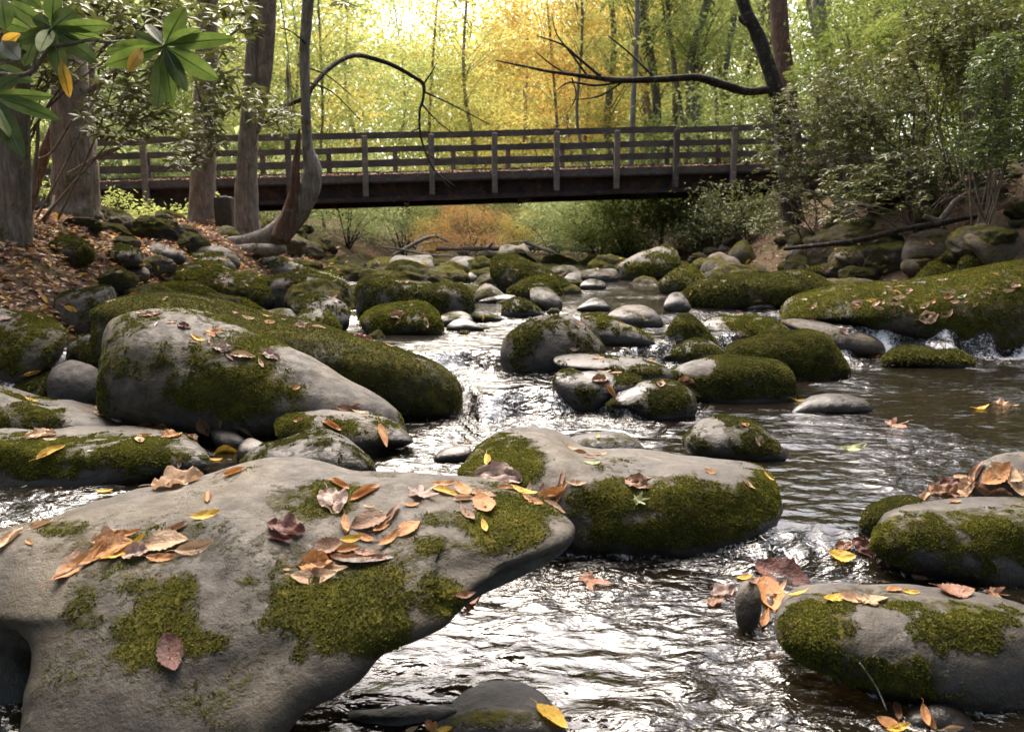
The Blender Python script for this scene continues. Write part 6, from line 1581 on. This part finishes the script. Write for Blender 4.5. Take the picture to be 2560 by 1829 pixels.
 ('c4', 940, 1228, 120, 5, 'broad', 'o', "orange leaf at the foot of the tall slanting boulder, left of three"), ('c4', 1040, 1240, 110, -5, 'crumple', 'o', "rust leaf at the foot of the tall slanting boulder, middle of three"), ('c4', 1090, 1295, 120, 10, 'crumple', 'o', "rust leaf at the foot of the tall slanting boulder, lowest of three"), ('c4', 1295, 1235, 115, -62, 'broad', 'b', "brown leaf upright in the shadow under the tall slanting boulder"), ('c4', 1400, 1215, 60, 80, 'oval', 'b', "brown leaf standing behind the little grey cobble"), ('c4', 1440, 1390, 140, 8, 'broad', 'y', "bright yellow leaf between the cobbles and the low boulder"), ('c4', 1370, 1447, 85, 0, 'oval', 'y', "yellow leaf on the water before the cobbles"), ('c4', 1175, 1512, 95, 3, 'oval', 't', "tan leaf on the dark water by the low mossy boulder"), ('c4', 1140, 1460, 80, 80, 'oval', 'b', "brown-yellow leaf hanging on the end of the low mossy boulder"), ('c4', 1690, 1330, 120, 0, 'crumple', 'o', "rust leaf left of the smooth grey stone"), ('c4', 1560, 1260, 120, -35, 'long', 'b', "thin brown leaf over the cobbles"), ('c4', 1215, 1310, 120, 20, 'crumple', 'b', "dull brown leaf left of the little grey cobble"), ('c4', 1895, 1195, 65, 20, 'oval', 'o', "rust leaf on the mossy end of the smooth grey stone"),
 ('c4', 965, 525, 120, 8, 'crumple', 'b', "brown cupped leaf on the crest of the tall slanting boulder"), ('c4', 890, 515, 60, 5, 'oval', 't', "tan leaf left of the cupped one on the crest of the slanting boulder"), ('c4', 1090, 571, 80, 3, 'oval', 't', "tan leaf below the crest of the slanting boulder"), ('c4', 1168, 602, 88, -12, 'crumple', 'r', "dark folded leaf on the slanting boulder"), ('c4', 1340, 640, 165, -5, 'maple', 'o', "orange lobed leaf on the slanting boulder"), ('c4', 1255, 680, 95, -25, 'oval', 'y', "pale yellow leaf left of the lobed one on the slanting boulder"), ('c4', 1222, 695, 60, -5, 'oval', 'o', "little orange leaf under the pale yellow one on the slanting boulder"), ('c4', 1325, 692, 65, -80, 'roll', 'b', "brown leaf hanging under the lobed one on the slanting boulder"), ('c4', 1410, 740, 120, -12, 'crumple', 'p', "pinkish crumpled leaf in the row on the slanting boulder"), ('c4', 1540, 785, 160, -6, 'oval', 't', "long tan leaf in the row on the slanting boulder"), ('c4', 1715, 785, 130, -25, 'crumple', 'p', "greyish leaf right of the row on the slanting boulder"), ('c4', 1655, 835, 65, -62, 'oval', 't', "tan leaf dangling below the row on the slanting boulder"), ('c4', 1880, 990, 50, 20, 'broad', 'o', "small rust leaf on the bare end of the slanting boulder"), ('c4', 2240, 1105, 90, 15, 'roll', 'b', "brown leaf in the hollow of the slanting boulder's right end"), ('c4', 990, 585, 50, 60, 'oval', 'p', "pale scrap on the slanting boulder's upper left"), ('c4', 1455, 795, 60, -40, 'oval', 'p', "whitish scrap below the row on the slanting boulder"),
 ('c4', 205, 890, 105, 15, 'roll', 'y', "curled yellow leaf on the small mossy stone at left"), ('c4', 460, 490, 85, -22, 'oval', 'y', "yellow leaf on the dark block in the bank"), ('c4', 712, 440, 65, 15, 'oval', 't', "tan leaf at the left end of the ridge stone"), ('c4', 1050, 425, 70, 42, 'roll', 'b', "brown leaf standing on the ridge stone"), ('c4', 1570, 547, 85, -15, 'oval', 't', "tan leaf midway along the ridge stone"), ('c4', 1490, 515, 45, 5, 'broad', 'b', "brown scrap midway along the ridge stone"), ('c4', 1690, 535, 55, 0, 'oval', 'y', "yellow leaf in the hollow behind the ridge stone"), ('c4', 1712, 575, 65, 0, 'broad', 'o', "orange leaf in the hollow behind the ridge stone"), ('c4', 1800, 558, 45, -50, 'oval', 't', "tan leaf by the oval mossy stone"), ('c4', 1915, 603, 110, 0, 'crumple', 'b', "brown leaf below the round olive stone"), ('c4', 2022, 606, 90, 0, 'oval', 't', "tan leaf below the round olive stone"),
 ('c4', 35, 550, 90, 10, 'crumple', 'p', "pinkish crumpled leaf on the pale-faced block at left"), ('c4', 255, 545, 60, -30, 'oval', 't', "tan leaf on the pale-faced block's top"), ('c4', 1548, 312, 40, 0, 'oval', 't', "tan leaf on the humped mossy boulder's right"), ('c4', 1420, 320, 30, 0, 'oval', 'o', "small orange leaf on the humped mossy boulder"), ('c4', 1160, 243, 30, 40, 'oval', 'y', "small yellow leaf on the humped mossy boulder's left"), ('c4', 1000, 232, 40, 85, 'oval', 'y', "yellow leaf upright left of the humped mossy boulder"),
]
for i_, L_ in enumerate(LV):
    drop(*L_[:8])
WHALE = "leaf scattered over the whale-shaped mossy boulder"
for (x, y, L, a, k, c) in [(1220, 500, 70, 20, 'broad', 'b'), (1215, 525, 55, 10, 'oval', 'o'), (1310, 485, 65, 5, 'oval', 'y'), (1340, 505, 65, 35, 'oval', 't'), (1355, 532, 65, -15, 'oval', 't'), (1385, 497, 45, 60, 'oval', 't'), (1470, 430, 55, -20, 'oval', 'o'), (1480, 470, 85, 10, 'oval', 't'), (1452, 508, 65, 0, 'oval', 't'), (1495, 515, 45, -40, 'oval', 't'), (1557, 542, 45, -65, 'oval', 't'), (1645, 520, 75, 32, 'oval', 't'), (1702, 490, 50, 60, 'oval', 'o'), (1665, 590, 120, 15, 'crumple', 't'), (1690, 570, 60, -30, 'oval', 'o'), (1805, 440, 60, 5, 'broad', 'b'), (1795, 466, 65, 15, 'oval', 'o'), (1832, 495, 62, 5, 'oval', 't'), (1880, 460, 62, 22, 'oval', 'g'), (1905, 490, 45, 30, 'oval', 'b'), (1900, 540, 42, 50, 'oval', 'b'), (1965, 513, 38, 40, 'oval', 't'), (2035, 435, 65, -22, 'oval', 'b'), (2075, 410, 45, -10, 'oval', 't'), (2010, 463, 45, 0, 'oval', 't'), (2172, 425, 75, 8, 'oval', 't'), (2215, 392, 65, 30, 'crumple', 'b'), (2092, 317, 42, 0, 'oval', 'y'), (1905, 410, 52, 0, 'oval', 'b'), (1760, 355, 65, 5, 'oval', 't'), (1420, 402, 50, -20, 'oval', 'b'), (1390, 440, 50, 70, 'oval', 'b'), (985, 452, 36, 0, 'oval', 't'), (890, 477, 38, 0, 'oval', 'g'), (950, 522, 55, 50, 'oval', 't'), (1195, 457, 34, 0, 'oval', 't'), (1150, 495, 30, -20, 'oval', 't'), (1805, 562, 58, 60, 'oval', 't'), (1765, 587, 52, 10, 'oval', 't'), (1545, 420, 60, 40, 'broad', 'b'), (1160, 415, 40, 0, 'oval', 't'), (1540, 440, 35, 20, 'oval', 't'), (2170, 365, 35, 0, 'oval', 't'), (1500, 395, 60, 0, 'oval', 't')]:
    col = {'b': "brown", 'o': "orange", 't': "tan", 'y': "yellow", 'g': "pale green"}[c]
    drop('c6', x, y, L, a, k, c, col + " " + WHALE, col + " leaves on the whale-shaped boulder")
BANK = "leaf on the litter of the left bank"
for (x, y, L, a, c) in [(30, 425, 95, -10, 'y'), (278, 425, 70, -55, 'y'), (245, 320, 50, 0, 'y'), (305, 206, 85, 12, 'y'), (230, 262, 85, 0, 't'), (520, 275, 80, 20, 'y'), (555, 300, 80, 5, 'o'), (605, 312, 50, -20, 'y'), (20, 300, 60, 0, 'y'), (30, 236, 75, -5, 't'), (350, 325, 80, 10, 'o'), (130, 280, 60, 30, 't'), (100, 490, 80, 15, 'b'), (900, 205, 40, 10, 'y'), (760, 255, 50, 5, 't'), (700, 230, 60, -15, 'o'), (850, 395, 60, 10, 'o'), (430, 200, 60, 15, 'o'), (640, 215, 40, 0, 't'), (910, 45, 40, 30, 'y'), (380, 105, 45, 0, 't'), (200, 340, 60, -30, 'b'), (60, 355, 80, 5, 'b'), (160, 380, 70, 30, 't'), (450, 250, 60, 60, 't'), (490, 330, 60, 5, 'p'), (410, 450, 50, 5, 'b'), (245, 490, 40, 80, 'b'), (130, 545, 50, 10, 'b')]:
    col = {'b': "brown", 'o': "orange", 't': "tan", 'y': "yellow", 'p': "pinkish"}[c]
    drop('c4', x, y, L, a, 'oval' if c != 'b' else 'crumple', c, col + " " + BANK, col + " leaves on the left bank")
# scraps on the middle stones
for n_, (x0, x1, y0, y1) in enumerate([(1500, 2250, 640, 720), (560, 860, 610, 690), (850, 1200, 610, 680), (1250, 1560, 620, 700), (2050, 2400, 600, 680), (350, 620, 620, 720)]):
    where = ("stones before the thicket", "stones below the bent tree", "far gravel bar", "far stones under the bridge", "boulders of the right bank", "mossy stones of the left bank")[n_]
    for _ in range(16):
        c = 'totbtoy'[int(lrg.integers(7))]
        col = {'b': "brown", 'o': "orange", 't': "tan", 'y': "yellow"}[c]
        drop('n', lrg.uniform(x0, x1), lrg.uniform(y0, y1), lrg.uniform(9, 16), lrg.uniform(-50, 50), 'oval', c, col + " scrap of leaf on the " + where, col + " leaf scraps on the " + where)

# the smallest scraps beyond about three hundred leaves become one mass
DROPPED.sort(key=lambda q: -q[0])
sv, sf, sm, mats = MB(), [], [], []
for _, o in DROPPED[290:]:
    me = o.data
    co = np.empty(len(me.vertices) * 3, np.float32)
    me.vertices.foreach_get("co", co)
    M = np.array(Matrix.LocRotScale(o.location, o.rotation_euler, o.scale))
    fc = [tuple(p.vertices) for p in me.polygons]
    sv.add(co.reshape(-1, 3) @ M[:3, :3].T + M[:3, 3], fc)
    if me.materials[0] not in mats:
        mats.append(me.materials[0])
    sm += [mats.index(me.materials[0])] * len(fc)
    bpy.data.objects.remove(o)
o = sv.build("leaf_scraps", None)
for m_ in mats:
    o.data.materials.append(m_)
o.data.polygons.foreach_set("material_index", np.array(sm, dtype=np.int32))
tag(o, kind="stuff")

# leaf litter nobody could count: the left bank, the right bank, the deck of the bridge
def litter(name, pts, nrm_jit, size, cols, seed, share):
    rg = np.random.default_rng(seed)
    V, Fc = leaf_cards(pts, size, rg, 0.35, 0.55)
    me = mesh(name, V, Fc, None, smooth=False)
    for c in cols:
        me.materials.append(DEAD[c])
    idx = rg.choice(len(cols), len(pts), p=share)
    me.polygons.foreach_set("material_index", np.concatenate([idx[:, None].repeat(2, 1).ravel()]).astype(np.int32) if False else np.repeat(idx, 2)[:len(me.polygons)].astype(np.int32))
    return tag(link(name, me), kind="stuff")
def bank_points(n, x0, x1, y0, y1, seed, cond):
    rg = np.random.default_rng(seed)
    X, Y = rg.uniform(x0, x1, n), rg.uniform(y0, y1, n)
    Z = ground_z(X, Y)
    k = cond(X, Y, Z) & (Z > water_z(X, np.clip(Y, 0, 30)) + 0.02)
    P = np.stack([X, Y, Z], 1)[k]
    P[:, 2] += rg.uniform(0.0, 0.035, len(P))
    return P
litter("leaf_litter", bank_points(52000, -10, -2.6, 5.5, 20, 1, lambda X, Y, Z: X < np.interp(Y, _YL, _XL) + 0.5), 0, 0.085, ['b', 't', 'o', 'y', 'p', 'r'], 2, [0.36, 0.22, 0.16, 0.07, 0.13, 0.06])
litter("leaf_litter", bank_points(14000, 4.3, 14, 8, 26, 3, lambda X, Y, Z: X > np.interp(Y, _YL, _XR) - 0.3), 0, 0.09, ['b', 'r', 'o', 't', 'p'], 4, [0.5, 0.2, 0.14, 0.1, 0.06])
litter("leaf_litter", bank_points(6000, -6, 5, 17, 34, 5, lambda X, Y, Z: Z > water_z(X, np.clip(Y, 0, 30)) + 0.03), 0, 0.1, ['b', 't', 'o', 'y', 'p'], 6, [0.3, 0.3, 0.2, 0.1, 0.1])
rg = np.random.default_rng(8)
a_, b_ = pt_bridge(60), pt_bridge(2100)
t_ = rg.random(5200)
P_ = a_ + (b_ - a_) * t_[:, None] + br_n * (rg.random(5200) ** 2 * br_w * 0.9)[:, None]
P_[:, 2] += rg.uniform(-0.01, 0.05, 5200)
litter("leaf_litter", P_, 0, 0.07, ['b', 't', 'p', 'o'], 9, [0.4, 0.25, 0.2, 0.15])

# the little pool on top of the foreground boulder
h, nrm, _, _ = WORLD.ray_cast(Vector(CAM), Vector(ray(*nat('b2', (230, 585)))).normalized())
a_ = np.linspace(0, 2 * math.pi, 40, endpoint=False)
rr_ = 1 + 0.18 * fbm(np.stack([np.cos(a_) * 1.5, np.sin(a_) * 1.5, a_ * 0], 1), 2)
pv = np.vstack([np.stack([np.cos(a_) * 0.11 * rr_, np.sin(a_) * 0.06 * rr_, a_ * 0], 1), [[0, 0, 0]]])
t = NT("puddle_water")
pw = t.n("BsdfPrincipled", {"Base Color": (0.05, 0.022, 0.012, 1), "Roughness": 0.04, "Specular IOR Level": 0.6})
o = link("puddle", mesh("puddle", pv, [(40, i, (i + 1) % 40) for i in range(40)], t.done(pw.outputs[0])), None, h + Vector((0.02, 0.01, 0.003)))
o.rotation_euler = (0, 0, 0.12)
tag(o, kind="structure")

# ---------------------------------------------------------------- driftwood, fallen branches, twigs
def stick(name, label, cat, pts, bark, rough=0.12, group=None, n=8):
    P = [at(p[0], p[1], p[3]) for p in pts]
    R_ = [p[2] / F * p[3] for p in pts]
    m = MB().tube(P, R_, n, rough, 5, pts[0][0])
    o = m.build(name, BARK[bark], None, tuple(P[0]))
    return tag(o, label, cat, group)
stick("driftwood_log", "pale bent driftwood trunk rising to the right before the russet bush", "log", [(980, 640, 4, 27), (1020, 618, 5, 27.2), (1065, 595, 5, 27.5), (1095, 592, 4, 28), (1118, 605, 3, 28)], 'pale')
stick("driftwood_log", "long thin pale pole lying left of the russet bush", "log", [(955, 617, 2, 26), (1010, 625, 2.5, 26), (1070, 637, 2.5, 26.2), (1130, 640, 2, 26.5)], 'pale')
stick("driftwood_log", "dark level log behind the pale boulders", "log", [(1090, 622, 5, 28), (1180, 622, 6, 28), (1300, 620, 6, 28.2), (1390, 622, 4, 28.5)], 'brown')
stick("driftwood_log", "pale log slanting down right behind the cracked boulder", "log", [(1310, 605, 4, 27), (1345, 618, 5, 27), (1390, 632, 4, 26.5)], 'pale')
stick("driftwood_log", "long pale log at the right of the driftwood pile", "log", [(1370, 614, 4, 27.5), (1440, 624, 5.5, 27.5), (1520, 632, 5, 27.2)], 'pale')
stick("driftwood_log", "upper pale log of the driftwood pile, tilted up right", "log", [(1400, 624, 4, 28.5), (1470, 616, 4.5, 28.6), (1535, 610, 3, 28.6)], 'pale')
stick("driftwood_log", "short stub sticking up from the driftwood pile", "log", [(1215, 622, 5, 27), (1225, 614, 4, 27), (1232, 606, 3, 27)], 'brown')
for i, (x, y) in enumerate([(1040, 615), (1150, 618), (1260, 614), (1430, 612), (1480, 628), (1110, 630), (1340, 612), (1550, 622)]):
    stick("driftwood_stick", "thin grey stick in the driftwood pile", "stick", [(x, y, 1.6, 27 + i * 0.2), (x + 35, y - 8 + (i * 7) % 14, 1.5, 27), (x + 75, y - 12 + (i * 11) % 22, 0.8, 27)], 'pale' if i % 2 else 'brown', 0.1, "sticks of the driftwood pile", 5)
stick("fallen_branch", "long dark fallen branch across the right bank boulders", "branch", [(1960, 622, 5, 12.5), (2060, 612, 6, 12.2), (2160, 598, 7, 12), (2260, 572, 7, 11.8), (2340, 560, 8, 11.6), (2420, 545, 6, 11.6), (2540, 535, 4, 11.6)], 'dark')
stick("arched_branch", "bare branch arching down to the right bank boulders", "branch", [(2310, 540, 6, 11.8), (2345, 552, 8, 11.8), (2368, 530, 8, 11.8), (2392, 500, 7, 11.8), (2440, 478, 6, 11.8), (2520, 462, 4, 11.8)], 'brown')
stick("fallen_branch", "thin pale dead branch over the bank under the thicket", "branch", [(1985, 468, 2.4, 14), (2030, 480, 2.4, 14), (2060, 492, 2, 14), (2120, 490, 1.4, 14)], 'pale')
stick("fallen_branch", "pale dead stick slanting below the thicket", "branch", [(2048, 435, 2.4, 13.5), (2062, 470, 2.2, 13.5), (2082, 505, 1.6, 13.5)], 'pale')
stick("fallen_branch", "pale crooked branch before the thickest trunk", "branch", [(168, 436, 4, 9.5), (220, 405, 3.6, 9.5), (262, 380, 3, 9.4), (305, 366, 2, 9.4)], 'pale')
stick("fallen_branch", "dead branch on the ground left of the thickest trunk", "branch", [(60, 585, 5, 9.5), (95, 560, 5, 9.6), (125, 530, 4, 9.8), (135, 490, 3, 10)], 'brown')
stick("twig", "yellow leaf stalk rising beside the foreground boulder", "twig", [(1192, 1504, 2.2, 2.2), (1210, 1475, 2, 2.2), (1226, 1448, 1.8, 2.2), (1241, 1428, 2.8, 2.2)], 'pale', 0.02, None, 6)
stick("twig", "dark thin twig behind the yellow leaf stalk", "twig", [(1175, 1482, 2, 2.25), (1200, 1450, 1.8, 2.25), (1235, 1418, 1, 2.25)], 'dark', 0.02, None, 6)
stick("twig", "thin straw stalk before the large wet stone", "twig", [(2217, 1775, 2, 1.75), (2190, 1715, 2, 1.78), (2150, 1657, 1.8, 1.8)], 'pale', 0.02, None, 6)
